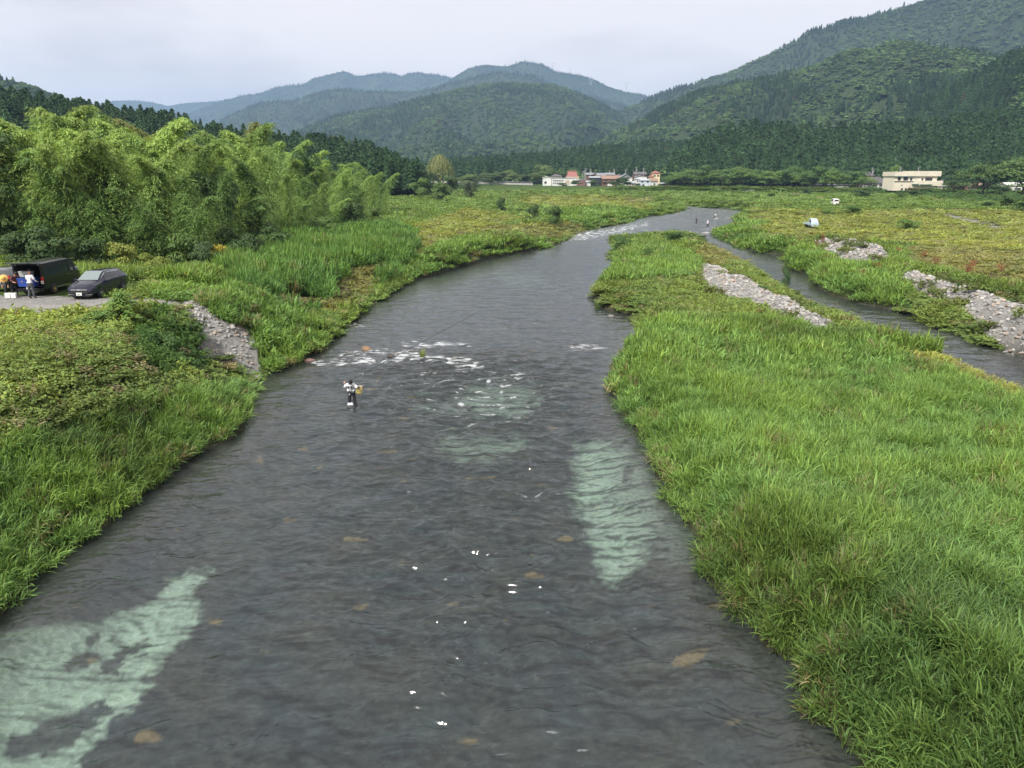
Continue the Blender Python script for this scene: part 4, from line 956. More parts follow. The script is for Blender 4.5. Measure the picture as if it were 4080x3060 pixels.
tree_uv('shrub', 340, 700, 800, 36.5, 95, (.075, .145, .04), 'dark vine covered shrub beside the gravel cut', 'shrub', zb=2.2)
tree_uv('shrub', 488, 768, 815, 41.5, 44, (.10, .18, .05), 'small green bush at the foot of the gravel cut', 'shrub')

# dark spreading trees and willow past the grove
tree_uv('spread', 872, 360, 405, 400, 62, DK, 'dark spreading tree next to the end of the bamboo grove', 'tree')
tree_uv('spread', 915, 364, 405, 405, 66, (.055,.10,.033), 'dark flat crowned tree left of the willow', 'tree')
tree_uv('willow', 950, 341, 408, 430, 62, (.21,.24,.09), 'tall pale green weeping willow beside the far bridge', 'tree', name='willow_tree')
tree_uv('round', 975, 380, 410, 380, 44, (.085,.14,.05), 'bushy tree in front of the willow trunk', 'tree')
tree_uv('shrub', 905, 392, 422, 300, 50, MG, 'green bush in the meadow below the dark spreading trees', 'shrub')
tree_uv('shrub', 955, 400, 428, 280, 50, (.10,.16,.05), 'wide bush in the meadow below the willow', 'shrub')
tree_uv('shrub', 1015, 398, 420, 330, 34, (.09,.12,.06), 'brownish green bush beneath the left end of the bridge', 'shrub')
for i, (u, vt, w) in enumerate([(1010,374,46),(1060,370,60),(1104,366,46),(1135,376,44),(1178,352,58),(1210,366,40),(1160,372,40),(1045,384,40)]):
    tree_uv('round', u, vt, 404, 590+8*i, w, [(.12,.18,.06), (.08,.135,.045)][i % 2], ['round tree behind the far bridge, left one', 'dark tree behind the middle of the far bridge', 'pale round tree at the right end of the far bridge', 'bush like tree between bridge and white building', 'large dark tree behind the roofs at the left of the village', 'green tree behind the red temple roof', 'dark tree just left of the village', 'low tree under the far bridge'][i], 'tree')
# village gardens, in front of the houses
for i, (u, vt, vb, w, y) in enumerate([(1242,388,407,26,545),(1283,390,405,24,548),(1345,381,409,34,540),(1330,391,409,36,538),(1355,392,409,28,536),(1376,397,406,16,540),(1215,396,405,24,548),(1425,398,406,12,540),(1340,397,410,26,530)]):
    tree_uv('round' if w > 25 else 'shrub', u, vt, vb, y, w, (.06,.11,.035), ['dark round garden tree at the right end of the white building', 'dark bush left of the red roofed hall', 'tallest dark garden tree right of the red roofed hall', 'broad dark garden tree beside the red roofed hall', 'dark garden tree left of the pale blue house', 'small bush at the foot of the pale blue house', 'low bush below the white building', 'small bush beside the brown shed', 'dark bush on the bank below the red roofed hall'][i], 'tree' if w > 25 else 'shrub')
# row of trees on the levee
g = np.random.default_rng(12); LVT = [(1448,381,40),(1470,366,44),(1492,362,44),(1513,358,46),(1535,366,40),(1556,361,42),(1578,366,40),(1600,358,46),(1622,361,42),(1644,367,42),(1666,364,44),(1690,366,44),(1712,360,44),(1735,368,40),(1757,362,44),(1779,360,50),(1800,366,44),(1826,376,34),(1850,372,44),(1868,377,36)]
where = ['beside the brown shed', 'second from the village end', 'third from the village end', 'fourth from the village end', 'fifth from the village end', 'sixth from the village end', 'seventh from the village end', 'eighth from the village end', 'ninth from the village end', 'tenth from the village end', 'halfway along', 'just past the middle', 'behind the white van, left', 'directly above the white van', 'right of the white van', 'with the broadest crown', 'after the broadest crown', 'beside the grey hut', 'left of the dark roofed house', 'closest to the dark roofed house']
for i, (u, vt, w) in enumerate(LVT):
    y = np.interp(u, LEV_U, LEV_Y)+9+g.uniform(-3, 4)
    c = np.array([(.09,.165,.05), (.14,.235,.06), (.11,.19,.055)][i % 3])
    tree_uv('spread' if i % 3 else 'round', u, vt, 408, y, w*1.15, tuple(c), f'levee tree {where[i]}, leafy and dark trunked', 'tree', 'trees lined up along the levee')
g2 = np.random.default_rng(13)
tree_uv('round', 1520, 372, 405, 500, 40, (.15,.24,.06), 'pale leafy tree behind the levee row near the village', 'tree')
# right hand trees
for k, u, vt, vb, y, w, c, lb in [('round', 1932, 356, 400, 430, 26, (.14,.23,.06), 'bright green tree behind the cream building, left'), ('spread', 2025, 350, 400, 430, 40, (.08,.13,.04), 'dark tree behind the cream building, right'),
    ('spread', 2062, 384, 413, 375, 46, (.06,.11,.035), 'small dark tree right of the cream building'), ('spread', 2130, 338, 420, 345, 92, (.085,.15,.04), 'large spreading tree left of the white post'), ('spread', 2215, 328, 420, 335, 125, (.10,.165,.045), 'largest spreading tree at the right edge of the photo'),
    ('round', 2160, 397, 430, 318, 44, (.06,.11,.035), 'dark rounded tree under the large spreading crowns')]:
    tree_uv(k, u, vt, vb, y, w, c, lb)
for u, vt, vb, y, w, c, lb in [(2180, 420, 452, 225, 70, (.07,.13,.035), 'big dark shrub at the right edge below the levee'), (2235, 428, 470, 200, 90, (.07,.13,.035), 'dark shrub cut by the right edge of the photo'), (2130, 436, 458, 222, 40, (.09,.16,.045), 'green shrub left of the big dark shrub'),
    (1861, 413, 426, 330, 50, DK, 'dark bramble clump on the levee slope left of the cream building'), (1978, 413, 424, 320, 32, DK, 'dark bramble below the cream building'), (1950, 418, 425, 310, 26, DK, 'small dark bramble below the cream building, left one'), (2074, 418, 427, 300, 18, DK, 'tiny dark bush on the slope right of the cream building'),
    (1740, 408, 418, 400, 22, DK, 'small dark bush on the levee above the white van'), (1665, 418, 428, 350, 26, (.09,.16,.045), 'green bush on the far bank above the river pool'), (1835, 446, 470, 190, 50, (.10,.18,.045), 'green thicket on the plain between the two vehicles, right one'), (1790, 452, 470, 185, 40, (.12,.20,.05), 'green thicket on the plain above the kei truck'),
    (1960, 478, 498, 135, 50, (.12,.21,.05), 'low green thicket in the yellow field'), (1150, 448, 470, 165, 30, DK, 'dark bush in the meadow left of the rapids'), (1195, 452, 478, 150, 40, (.08,.14,.04), 'dark leafy bush above the eroded bank by the rapids'), (1083, 432, 446, 200, 24, DK, 'small dark bush in the yellow meadow'),
    (1400, 528, 548, 92, 24, (.08,.15,.04), 'dark bush on the upstream tip of the island'), (1885, 656, 700, 60, 40, (.10,.17,.05), 'leafy bush on the near bank of the side channel'), (1700, 565, 600, 82, 20, (.07,.13,.05), 'small dark tuft on the island above the cobbles'), (1720, 615, 652, 67, 22, (.10,.15,.05), 'twiggy bush right of the cobble strip'),
    (2063, 606, 640, 68, 26, (.08,.15,.045), 'bush growing out of the right cobble bank'), (1965, 668, 712, 60, 34, (.07,.14,.04), 'dark green plant at the edge of the right bank'), (1925, 556, 585, 84, 26, (.13,.15,.04), 'broad leaved plant beside the cobble heap'), (2150, 690, 735, 57, 60, (.09,.16,.045), 'leafy bush on the right bank near the photo edge'), (1645, 630, 668, 65, 30, (.09,.16,.045), 'green bush beside the island cobbles'),
    (1530, 700, 716, 55, 20, (.07,.14,.04), 'dark tuft where weeds meet the reeds'), (1345, 500, 525, 108, 40, (.08,.15,.045), 'leafy clump on the upstream corner of the island'), (1455, 490, 520, 115, 50, (.075,.14,.04), 'dark leafy clump at the upstream end of the island')]:
    tree_uv('shrub', u, vt, vb, y, w, c, lb, 'shrub')
# cedars standing out on the skyline behind the bamboo, and in front of the plantation
g = np.random.default_rng(14); KU = [a[0] for a in K_]; KV = [a[1] for a in K_]
for i in range(64):
    u = -20+i*14.4+g.uniform(-4, 4); v = np.interp(u, KU, KV); y = np.interp(u, [-300, 930], [330, 430])-12+g.uniform(-18, 8)
    b = PY(u, v+42*330/y, y); h = PY(u, v-g.uniform(0, 9), y)[2]-b[2]
    plant('conifer', b, h, h*.36*g.uniform(.9, 1.2), np.array([.055, .110, .045])*g.uniform(.8, 1.35), 'pointed dark cedar on the slope '+['at the left edge', 'behind the tallest bamboo', 'behind mid grove', 'behind the lone bamboo plume', 'above the far end of the grove'][min(int(max(u, 0)//190), 4)], 'tree', 'cedars on the skyline behind the bamboo', name='cedar_tree')
g = np.random.default_rng(15)
for i in range(70):
    u = 1440+i*11.2+g.uniform(-3, 3); y = np.interp(u, LEV_U, LEV_Y)+g.uniform(22, 60); h = g.uniform(15, 21)
    p = PY(u, 400, y); c = np.array([.06, .12, .05])*g.uniform(.75, 1.5)
    plant('conifer', (p[0], y, 4.2), h, h*.36*g.uniform(.9, 1.25), c, 'straight dark cedar behind the levee '+['near the village', 'left of the grey hut', 'behind the grey hut', 'behind the hip roofed house', 'behind the cream building', 'right of the cream building', 'at the right edge'][min(int((u-1440)//112), 6)], 'tree', 'cedars at the foot of the plantation', name='cedar_tree')

# ---------------------------------------------------------------- buildings
WHITE = mat('white_wall', (.62,.62,.60), .8, var=.10, scale=.6); CREAM = mat('cream_wall', (.60,.55,.45), .85, var=.12, scale=.5); GREYR = mat('grey_tile', (.19,.20,.22), .6, var=.2, scale=2)
DARKR = mat('dark_tile', (.095,.09,.095), .6, var=.25, scale=2); REDR = mat('red_roof', (.25,.10,.08), .6, var=.15, scale=1); PALER = mat('pale_metal_roof', (.36,.39,.42), .4, var=.1, scale=1)
BROWNR = mat('rust_roof', (.24,.155,.12), .7, var=.2, scale=1); WOOD = mat('weathered_wood', (.15,.09,.06), .8, var=.3, scale=3); BLUEW = mat('pale_blue_wall', (.48,.53,.60), .7, var=.08, scale=1)
DARKW = mat('window_dark', (.03,.035,.045), .15, var=.1, scale=1); BEIGE = mat('beige_wall', (.42,.36,.28), .85, var=.12, scale=1); REDW = mat('red_brown_wall', (.20,.10,.085), .8, var=.2, scale=1); GREEN = mat('green_trim', (.10,.20,.16), .6)
CONC = mat('concrete', (.38,.37,.35), .9, var=.15, scale=.4); PEACH = mat('peach_wall', (.62,.36,.25), .8); METAL = mat('grey_metal', (.42,.43,.44), .45, .3); BLACKM = mat('black_rubber', (.015,.015,.016), .7)
def roof_mesh(w, d, h, kind, over=.5, th=.18):
    mb = MB(); W_, D_ = w/2+over, d/2+over
    if kind == 'gable':
        for s in (-1, 1): mb.quad((-W_, s*D_, 0), (W_, s*D_, 0), (W_, 0, h), (-W_, 0, h), th*(1 if s < 0 else -1))
        for s in (-1, 1): mb.add([(s*(w/2), -d/2, .05), (s*(w/2), d/2, .05), (s*(w/2), 0, h-.1)], [(0,1,2)])
        mb.box((0, 0, h+.12), (2*W_, .35, .25))
    elif kind == 'hip':
        r = max(W_-D_, W_*.15)
        mb.add([(-W_,-D_,0),(W_,-D_,0),(W_,D_,0),(-W_,D_,0),(-r,0,h),(r,0,h),(-W_,-D_,-th),(W_,-D_,-th),(W_,D_,-th),(-W_,D_,-th)], [(0,1,5,4),(2,3,4,5),(6,7,1,0),(7,8,2,1),(8,9,3,2),(9,6,0,3),(9,8,7,6)])
        mb.add([(1,1,1)]*3, [(0,1,2)]) if 0 else None
        mb.add([(W_,-D_,0),(W_,D_,0),(r,0,h)], [(0,1,2)]); mb.add([(-W_,D_,0),(-W_,-D_,0),(-r,0,h)], [(0,1,2)])
        mb.box((0, 0, h+.08), (2*r+.3, .3, .2))
    elif kind == 'gablefront':                    # ridge runs away from the river
        for s in (-1, 1): mb.quad((s*W_, -D_, 0), (s*W_, D_, 0), (0, D_, h), (0, -D_, h), th*(-1 if s < 0 else 1)*-1)
        for s in (-1, 1): mb.add([(-w/2, s*d/2, .05), (w/2, s*d/2, .05), (0, s*d/2, h-.1)], [(0,1,2)])
    elif kind == 'temple':                        # flared hip and gable roof
        n = 9; t = np.linspace(0, 1, n); pz = h*(1-t)**1.9; px = D_*(.18+.82*t)
        for s in (-1, 1):
            for k in range(n-1):
                wa, wb = W_*(.62+.38*t[k]**2), W_*(.62+.38*t[k+1]**2)
                mb.quad((-wa, s*px[k]*1.0-s*.18*D_, pz[k]), (wa, s*px[k]-s*.18*D_, pz[k]), (wb, s*px[k+1]-s*.18*D_, pz[k+1]), (-wb, s*px[k+1]-s*.18*D_, pz[k+1]))
        for s in (-1, 1):
            for k in range(n-1):
                wa, wb = W_*(.62+.38*t[k]**2), W_*(.62+.38*t[k+1]**2); ya, yb = px[k]-.18*D_, px[k+1]-.18*D_
                mb.add([(s*wa, -ya, pz[k]), (s*wa, ya, pz[k]), (s*wb, yb, pz[k+1]), (s*wb, -yb, pz[k+1])], [(0,1,2,3)])
        mb.box((0, 0, h+.2), (W_*1.3, .5, .5)); mb.box((-W_*.62, 0, h+.5), (.4, .5, .7)); mb.box((W_*.62, 0, h+.5), (.4, .5, .7))
    elif kind == 'flat': mb.box((0, 0, .15), (w+.5, d+.5, .45))
    elif kind == 'shed': mb.quad((-W_, -D_, 0), (W_, -D_, 0), (W_, D_, h), (-W_, D_, h), th)
    return mb
def house(u0, u1, veave, vroof, y, roof, wm, rm, label, wins=(), d=8.0, zb=3.6, cat='house', name='house', door=None, rz=0.0, veave2=None):
    """front wall facing the river; wins: (fraction from left, fraction up, w, h) in metres"""
    a = PY(u0, veave, y); b_ = PY(u1, veave, y); ze = a[2]; zr = PY(u0, vroof, y+d/2)[2]; w = b_[0]-a[0]; h = ze-zb
    ro = empty(name, ((a[0]+b_[0])/2, y+d/2, zb), rz, label, cat)
    MB().box((0, 0, h/2), (w, d, h)).build('wall', wm, ro)
    rf = roof_mesh(w, d, max(zr-ze, .3), roof).build('roof', rm, ro); rf.location = (0, 0, h)
    for fx, fz, ww, hh in wins:
        wo_ = MB().box((0, 0, 0), (ww, .12, hh)).build('window', DARKW, ro); wo_.location = (-w/2+fx*w, -d/2-.05, fz*h)
        MB().box((0, 0, -hh/2-.06), (ww+.2, .2, .1)).build('sill', WHITE, wo_)
    if door:
        fx, ww, hh, dm = door; MB().box((-w/2+fx*w, -d/2-.04, hh/2), (ww, .1, hh)).build('door', dm, ro)
    return ro
Yv = 565
ro = house(1193, 1245, 385.5, 384, Yv, 'flat', WHITE, PALER, 'long white flat roofed building with two rows of windows', [(.06+.075*i, z_, .95, .8) for z_ in (.42, .72) for i in range(6)], 9, name='building', cat='building')
MB().box((.5+1.8, -4.56, 2.9), (3.2, .1, 3.2)).build('shutter', BEIGE, ro)
house(1173, 1191, 384, 381, Yv+4, 'gablefront', WHITE, WHITE, 'small white gabled shop left of the long white building', [(.3, .45, 1.6, 1.6)], 8)
house(1190, 1214, 381, 376, Yv+26, 'hip', BEIGE, DARKR, 'dark roofed house behind the long white building', [(.3, .5, 1.5, 1.0)], 8)
house(1223, 1251, 381.5, 370, Yv+22, 'temple', BEIGE, REDR, 'temple hall with flared red roof behind the white building', [(.5, .4, 3, 1.5)], 10, name='temple', cat='temple')
house(1248, 1264, 390, 386, Yv-6, 'gablefront', REDW, PALER, 'small brown gabled house with pale roof', [(.5, .5, 1.4, 1.0)], 7)
house(1266, 1276, 394, 391, Yv-4, 'gable', WHITE, PALER, 'tiny white roofed shed between houses', [], 5)
house(1275, 1298, 384, 381.5, Yv, 'shed', DARKW, PALER, 'open shed with pale sheet roof left of the red roofed hall', [(.3, .3, 2.5, 1.4)], 8)  # solid dark walls paint the shade inside the open shed
house(1267, 1281, 378, 373.5, Yv+40, 'gable', WOOD, GREYR, 'grey gabled house farthest left in the back row', [(.5, .5, 1.5, 1)], 8)
house(1280, 1292, 378, 373, Yv+34, 'gablefront', WOOD, GREYR, 'steep grey gable behind the open shed', [(.5, .4, 1.2, 1)], 8)
house(1290, 1308, 380, 374, Yv+28, 'gable', BEIGE, GREYR, 'broad grey tiled roof behind the red roofed hall, left', [(.3, .5, 1.5, 1)], 9)
house(1309, 1328, 378, 373.5, Yv+34, 'gable', WOOD, GREYR, 'grey tiled roof behind the red roofed hall, right', [(.6, .5, 1.5, 1)], 9)
house(1329, 1347, 380, 376.5, Yv+30, 'hip', BEIGE, DARKR, 'dark hipped roof between hall and big grey house', [(.5, .5, 1.5, 1)], 9)
ro = house(1301, 1338, 387, 379.5, Yv-4, 'gable', WOOD, BROWNR, 'two storey hall with rust red roof and wooden balcony', [(.22, .74, 1.8, 1.2), (.55, .74, 1.8, 1.2)], 9, name='hall', cat='building')
MB().box((0, -5.0, 3.1), (12.8, .9, .15)).box((0, -5.4, 3.6), (12.8, .08, .8)).build('balcony', WOOD, ro); MB().box((-.6, -4.56, 1.25), (3.4, .12, 2.5)).build('garage_door', WHITE, ro)
MB().box((-5.0, -4.8, 1.2), (.3, .3, 2.4)).box((4.6, -4.8, 1.2), (.3, .3, 2.4)).build('post', WOOD, ro)
house(1340, 1366, 384, 375, Yv+12, 'gablefront', WHITE, GREYR, 'large grey gabled house behind the dark garden trees', [(.5, .9, 1.6, .8), (.3, .5, 1.4, 1)], 10)
house(1370, 1396, 377, 371.5, Yv+45, 'gable', WOOD, DARKR, 'long dark roof in the back row near the poles', [(.4, .4, 2, 1)], 10)
house(1374, 1398, 382, 378, Yv+25, 'gablefront', WHITE, GREYR, 'grey roofed house behind the pale blue house', [(.5, .5, 1.4, 1)], 8)
ro = house(1382, 1405, 389.5, 384.5, Yv-10, 'hip', BLUEW, PALER, 'pale blue two storey house with light grey roof', [(.25, .78, 1.4, 1.0), (.75, .78, 1.4, 1.0), (.35, .25, 1.4, 1.2)], 8, door=(.65, 1, 2, WHITE))
house(1374, 1381, 386.5, 384, Yv-8, 'hip', WHITE, PALER, 'narrow white tower wing of the pale blue house', [(.5, .7, .8, 1.0)], 5)
house(1363, 1372, 396, 392, Yv-10, 'gable', BEIGE, PALER, 'low annex left of the pale blue house', [(.5, .5, 1, .8)], 6)
ro = house(1410, 1426, 374, 369, Yv+15, 'hip', mat('yellow_wall', (.72,.60,.38), .8), REDR, 'yellow two storey house with orange red roof', [(.28, .80, 1.5, 1.0), (.75, .80, 1.5, 1.0)], 8)
house(1404, 1412, 382, 377, Yv+12, 'hip', mat('yellow_wall', (.72,.60,.38), .8), REDR, 'low yellow porch wing with red roof', [], 6)
house(1407, 1421, 392, 386.5, Yv-2, 'gable', WHITE, BROWNR, 'small white house with brown roof right of the pale blue house', [(.5, .5, 1.2, 1)], 7)
house(1428, 1445, 397, 395, Yv-20, 'shed', REDW, PALER, 'red brown shed with a dark panel for its shaded open doorway', [(.25, .45, 2.2, 1.9)], 5, name='shed', cat='shed')  # its window is a dark panel painting the shade inside the doorway
house(857, 883, 398, 395, 440, 'gable', PEACH, PEACH, 'peach coloured low building under the dark spreading trees', [(.3, .4, 2, .8)], 7, zb=2.5)
house(1765, 1840, 400, 398, 452, 'shed', CONC, GREYR, 'low grey hut half hidden behind the levee trees', [], 6, zb=4, name='hut', cat='hut')
house(1882, 1926, 395.5, 382, 425, 'hip', WHITE, DARKR, 'dark hip roofed house left of the cream building', [(.2, .62, 2.2, 1.0), (.5, .62, 2.2, 1.0), (.8, .62, 2.2, 1.0)], 10, zb=4)
house(1866, 1892, 380, 371.5, 450, 'gable', BEIGE, DARKR, 'tall dark roofed house behind the hip roofed one', [(.5, .5, 2, 1)], 9, zb=4)
house(1912, 1930, 394, 388, 445, 'hip', BEIGE, GREYR, 'grey roof peeping out beside the cream building', [], 8, zb=4)
house(2034, 2046, 402, 400, 400, 'flat', CONC, CONC, 'pale concrete hut right of the cream building', [(.5, .5, 1.2, 1)], 4, zb=4, name='hut', cat='hut')
house(2055, 2098, 390, 379, 410, 'hip', BEIGE, GREYR, 'large grey roof behind the small dark tree', [(.3, .5, 2, 1)], 10, zb=4)
house(2086, 2127, 401, 396, 372, 'gable', REDW, BROWNR, 'long red brown building under the spreading trees', [(.2+.15*i, .55, 1.0, 1.2) for i in range(5)], 8, zb=4, name='building', cat='building')
house(2178, 2250, 401, 395, 375, 'gable', WHITE, WHITE, 'white roofed building behind the white post', [(.3, .4, 3, 1)], 8, zb=4, name='building', cat='building')
# cream building
yb = 392; a = PY(1927, 412, yb); b_ = PY(2033, 412, yb); cw = b_[0]-a[0]; ux = cw/635.0; zb = 3.9
cb = empty('building', ((a[0]+b_[0])/2, yb+6, zb), 0, 'cream two storey building with balconies and flat roof', 'building')
ZP = PY(1980, 412, yb)[2]
def cbox(x0, x1, y0, y1, m, nm, dy=-6.0, dep=12.0, parent=cb):     # crop pixels of the front -> metres
    xx0 = -cw/2+(x0-505)*ux; xx1 = -cw/2+(x1-505)*ux; k = .16667/FPX*yb*1.04
    z1 = (520-y0)*k; z0 = (520-y1)*k if y1 < 520 else 0
    return MB().box(((xx0+xx1)/2, dy+dep/2, (z0+z1)/2+.0), (xx1-xx0, dep, max(z1-z0, .1))).build(nm, m, parent)
cbox(515, 760, 350, 530, CREAM, 'wall'); cbox(760, 1065, 350, 530, CREAM, 'wall', -6.02)
cbox(503, 762, 300, 350, CREAM, 'parapet', -6.6, 12.8); cbox(762, 1100, 293, 352, CREAM, 'parapet', -6.8, 13); cbox(503, 762, 350, 356, GREEN, 'eave_trim', -6.75, 1)
cbox(1062, 1137, 405, 468, CREAM, 'balcony', -6.9, 9); cbox(820, 1062, 405, 462, CREAM, 'balcony', -7.3, 1.2); cbox(515, 760, 403, 408, CREAM, 'ledge', -6.5, .5)
for x0, x1, y0, y1 in [(557,597,362,402),(632,690,362,402),(716,745,370,408),(912,1004,368,404),(864,886,376,402),(610,630,450,459),(618,640,490,520),(668,690,490,520),(708,730,490,520),(835,892,500,520),(905,950,500,520),(985,1080,503,520)]:
    wn = cbox(x0, x1, y0, y1, DARKW, 'window', -6.08, .15)
cbox(748, 820, 440, 448, GREEN, 'canopy', -8, 2); cbox(835, 985, 444, 452, GREEN, 'canopy', -8.2, 2)
# bridge
a = PY(950, 388.5, 600); b_ = PY(1112, 394.5, 600); br = empty('bridge', ((a[0]+b_[0])/2, 600, 0), 0, 'long low concrete road bridge with metal railing, far upstream', 'bridge')
mb = MB(); hw = (b_[0]-a[0])/2+14; sl = (b_[2]-a[2])/(2*hw); zc = (a[2]+b_[2])/2
mb.quad((-hw, -3, zc-sl*-hw*-1-1.9), (hw, -3, zc+sl*hw-1.9), (hw, -3, zc+sl*hw-.6), (-hw, -3, zc-sl*hw-.6), -6).build('deck', CONC, br)
mb = MB()
for k in range(40):
    x = -hw+k*2*hw/39; mb.box((x, -3.1, zc+sl*x-.1), (.12, .12, 1.2))
mb.quad((-hw, -3.15, zc-sl*hw+.42), (hw, -3.15, zc+sl*hw+.42), (hw, -3.15, zc+sl*hw+.55), (-hw, -3.15, zc-sl*hw+.55), .1); mb.quad((-hw, -3.15, zc-sl*hw), (hw, -3.15, zc+sl*hw), (hw, -3.15, zc+sl*hw+.1), (-hw, -3.15, zc-sl*hw+.1), .1)
mb.build('railing', METAL, br)
for x in (-hw*.6, -hw*.1, hw*.4, hw*.85): MB().box((x, 0, zc/2-1.2), (1.6, 5, zc-1)).build('pier', CONC, br)
# utility poles
POLES = [(1259.5,369,396,590,'leftmost utility pole of the cluster right of the temple'), (1263,367,396,594,'middle utility pole of the cluster right of the temple'), (1265.6,362,396,588,'tall utility pole right of the temple'), (1275.6,364,392,596,'utility pole above the open shed'), (1317,367,384,610,'utility pole behind the red roofed hall'), (1326.5,364,384,606,'second utility pole behind the red roofed hall'),
         (1352,365,378,605,'utility pole with crossarm above the big grey gable'), (1374.5,360,384,600,'tall utility pole left of the pale blue house'), (1390.5,362,386,590,'utility pole above the pale blue house'), (1886,361,376,440,'utility pole with crossarm behind the dark hip roof'), (1946,359.5,375,425,'white utility pole left on the cream building skyline'), (1985,360,373,425,'grey utility pole right on the cream building skyline')]
for i, (u, vt, vb, y, lb) in enumerate(POLES):
    t_ = PY(u, vt, y); ro = empty('utility_pole', (t_[0], y, 4), 0, lb, 'pole', 'utility poles of the village'); h = t_[2]-4
    MB().tube([(0, 0, 0), (0, 0, h)], [.2, .14], 7).build('pole', CONC, ro, True)
    MB().box((0, -.2, h-.9), (2.2, .14, .14)).box((.2, -.2, h-2.0), (1.8, .14, .14)).build('crossarm', METAL, ro)
    if i % 2: MB().lathe([(0, 0), (.28, 0), (.28, .9), (0, .9)], (.4, -.2, h-3.2), 10).build('transformer', METAL, ro)
# white post and planter at right edge
t_ = PY(2198, 392, 330); MB().tube([(0, 0, 0), (.15, 0, 4), (.1, 0, t_[2]-3.5)], [.22, .2, .16], 8).build('post', WHITE).location = (t_[0], 330, 3.5)
tag(bpy.data.objects['post.001'] if 'post.001' in bpy.data.objects and not bpy.data.objects['post.001'].parent else [o for o in COL.objects if o.name.startswith('post') and o.parent is None][0], 'white post under the largest spreading tree', 'post').name = 'white_post'
# pylons on the mountain ridge
PYL = [(1195,139,150,5500,'leftmost lattice pylon on the blue ridge'), (1232.5,151,158,5400,'second lattice pylon, in the saddle of the blue ridge'), (1277,172,182,4700,'pylon in front of the ridge, halfway down'), (1353.5,181,193,5200,'lattice pylon low on the right end of the ridge')]
for u, vt, vb, y, lb in PYL:
    t_ = PY(u, vt-3, y); q = PY(u, vb+2, y); h = t_[2]-q[2]; w = h*.62; ro = empty('pylon', (t_[0], y, q[2]), .2, lb, 'pylon', 'pylons on the blue ridge')
    mb = MB()
    for s in (-1, 1):
        for s2 in (-1, 1): mb.tube([(s*w*.12, s2*w*.12, 0), (s*w*.06, s2*w*.05, h*.45), (s*w*.42, s2*w*.05, h*.92)], h*.012, 4)
    mb.build('tower', METAL, ro)
    MB().tube([(-w*.6, 0, h*.93), (w*.6, 0, h*.93)], h*.014, 4).tube([(-w*.42, 0, h), (w*.42, 0, h)], h*.010, 4).tube([(-w*.3, 0, h*.7), (w*.3, 0, h*.7)], h*.008, 4).build('crossarm', METAL, ro)
# ---------------------------------------------------------------- vehicles (local: x forward, y left, z up)
PBLACK = mat('black_paint', (.006,.006,.009), .28, var=.05, coat=.35, spec=.3); PNAVY = mat('navy_paint', (.008,.009,.022), .24, var=.05, coat=.45, spec=.35); PSILV = mat('dark_silver_paint', (.09,.095,.10), .3, .3, coat=1.0)
PBLUE = mat('pale_blue_paint', (.36,.46,.54), .3, var=.05, coat=.8); PWHITE = mat('white_paint', (.80,.80,.78), .35, var=.04, coat=.6); GLASS = mat('car_glass', (.015,.02,.022), .06, var=.05, spec=.8); GLASSP = mat('windscreen_glass', (.16,.20,.20), .08, var=.1, spec=.8)
CHROME = mat('chrome', (.75,.77,.80), .15, 1.0); RUBBER = mat('tyre_rubber', (.012,.012,.012), .8); GOLD = mat('gold_rim', (.62,.42,.12), .4, .2); ALLOY = mat('alloy_rim', (.5,.5,.52), .3, .3); REDL = mat('tail_lamp', (.45,.01,.015), .2, coat=1.0)
LAMP = mat('head_lamp', (.65,.70,.75), .1, coat=1.0); PLATE = mat('number_plate', (.80,.80,.78), .5); INKG = mat('plate_ink', (.03,.10,.06), .6); DARKI = mat('van_interior', (.012,.012,.012), .9); SEATM = mat('seat_cloth', (.03,.03,.03), .9)
def car_shell(name, st, m, parent, rear_open=False):
    """st: x, zlow, zbelt, ztop, wlow, wbelt, wtop (half widths)"""
    st = np.array(st, float); xs = np.unique(np.concatenate([st[:, 0], np.linspace(st[0, 0], st[-1, 0], 26)]))
    I = [np.interp(xs, st[:, 0], st[:, k]) for k in range(7)]
    rows = []
    for x, zl, zb, zt, wl, wb, wt in zip(*I):
        zm = (zl+zb)/2; h = [(wl*.8, zl), (wl, zl+.10), (max(wl, wb)*1.015, zm), (wb, zb), (wb*.55+wt*.45, zb*.55+zt*.45), (wt, zt-.07), (wt*.88, zt-.01), (wt*.4, zt+.02)]
        ring = [(x, y, z) for y, z in h]+[(x, -y, z) for y, z in h[::-1]]
        rows.append(ring)
    co = np.array(rows); n, k, _ = co.shape
    f = np.array([[i*k+j, i*k+(j+1) % k, (i+1)*k+(j+1) % k, (i+1)*k+j] for i in range(n-1) for j in range(k)])
    fs = [f, np.array([list(range(k))[::-1]])] if not rear_open else [f]
    fs.append(np.array([[(n-1)*k+j for j in range(k)]]))
    me = mesh_np(name, co.reshape(-1, 3), fs, None, True, [m]); o = link(name, me, parent)
    es = o.modifiers.new('edges', 'EDGE_SPLIT'); es.split_angle = math.radians(38)
    return o, lambda x: [float(np.interp(x, st[:, 0], st[:, q])) for q in range(1, 7)]
def side_pane(S, xs, side, lo, hi, m, name, parent, off=.014):
    """pane on the flank between the fractions lo..hi of the way from belt to roof; xs: 4 x values bottom front, bottom rear, top rear, top front"""
    mb = MB(); n = 5; A, B = [], []
    for k in range(n):
        t = k/(n-1); xb = xs[0]+(xs[1]-xs[0])*t; xt = xs[3]+(xs[2]-xs[3])*t
        for x, fr, arr in ((xb, lo, A), (xt, hi, B)):
            zl, zb, zt, wl, wb, wt = S(x); arr.append((x, side*(wb+(wt-wb)*fr+off), zb+(zt-.07-zb)*fr))
    for k in range(n-1): mb.quad(A[k], A[k+1], B[k+1], B[k])
    return mb.build(name, m, parent)
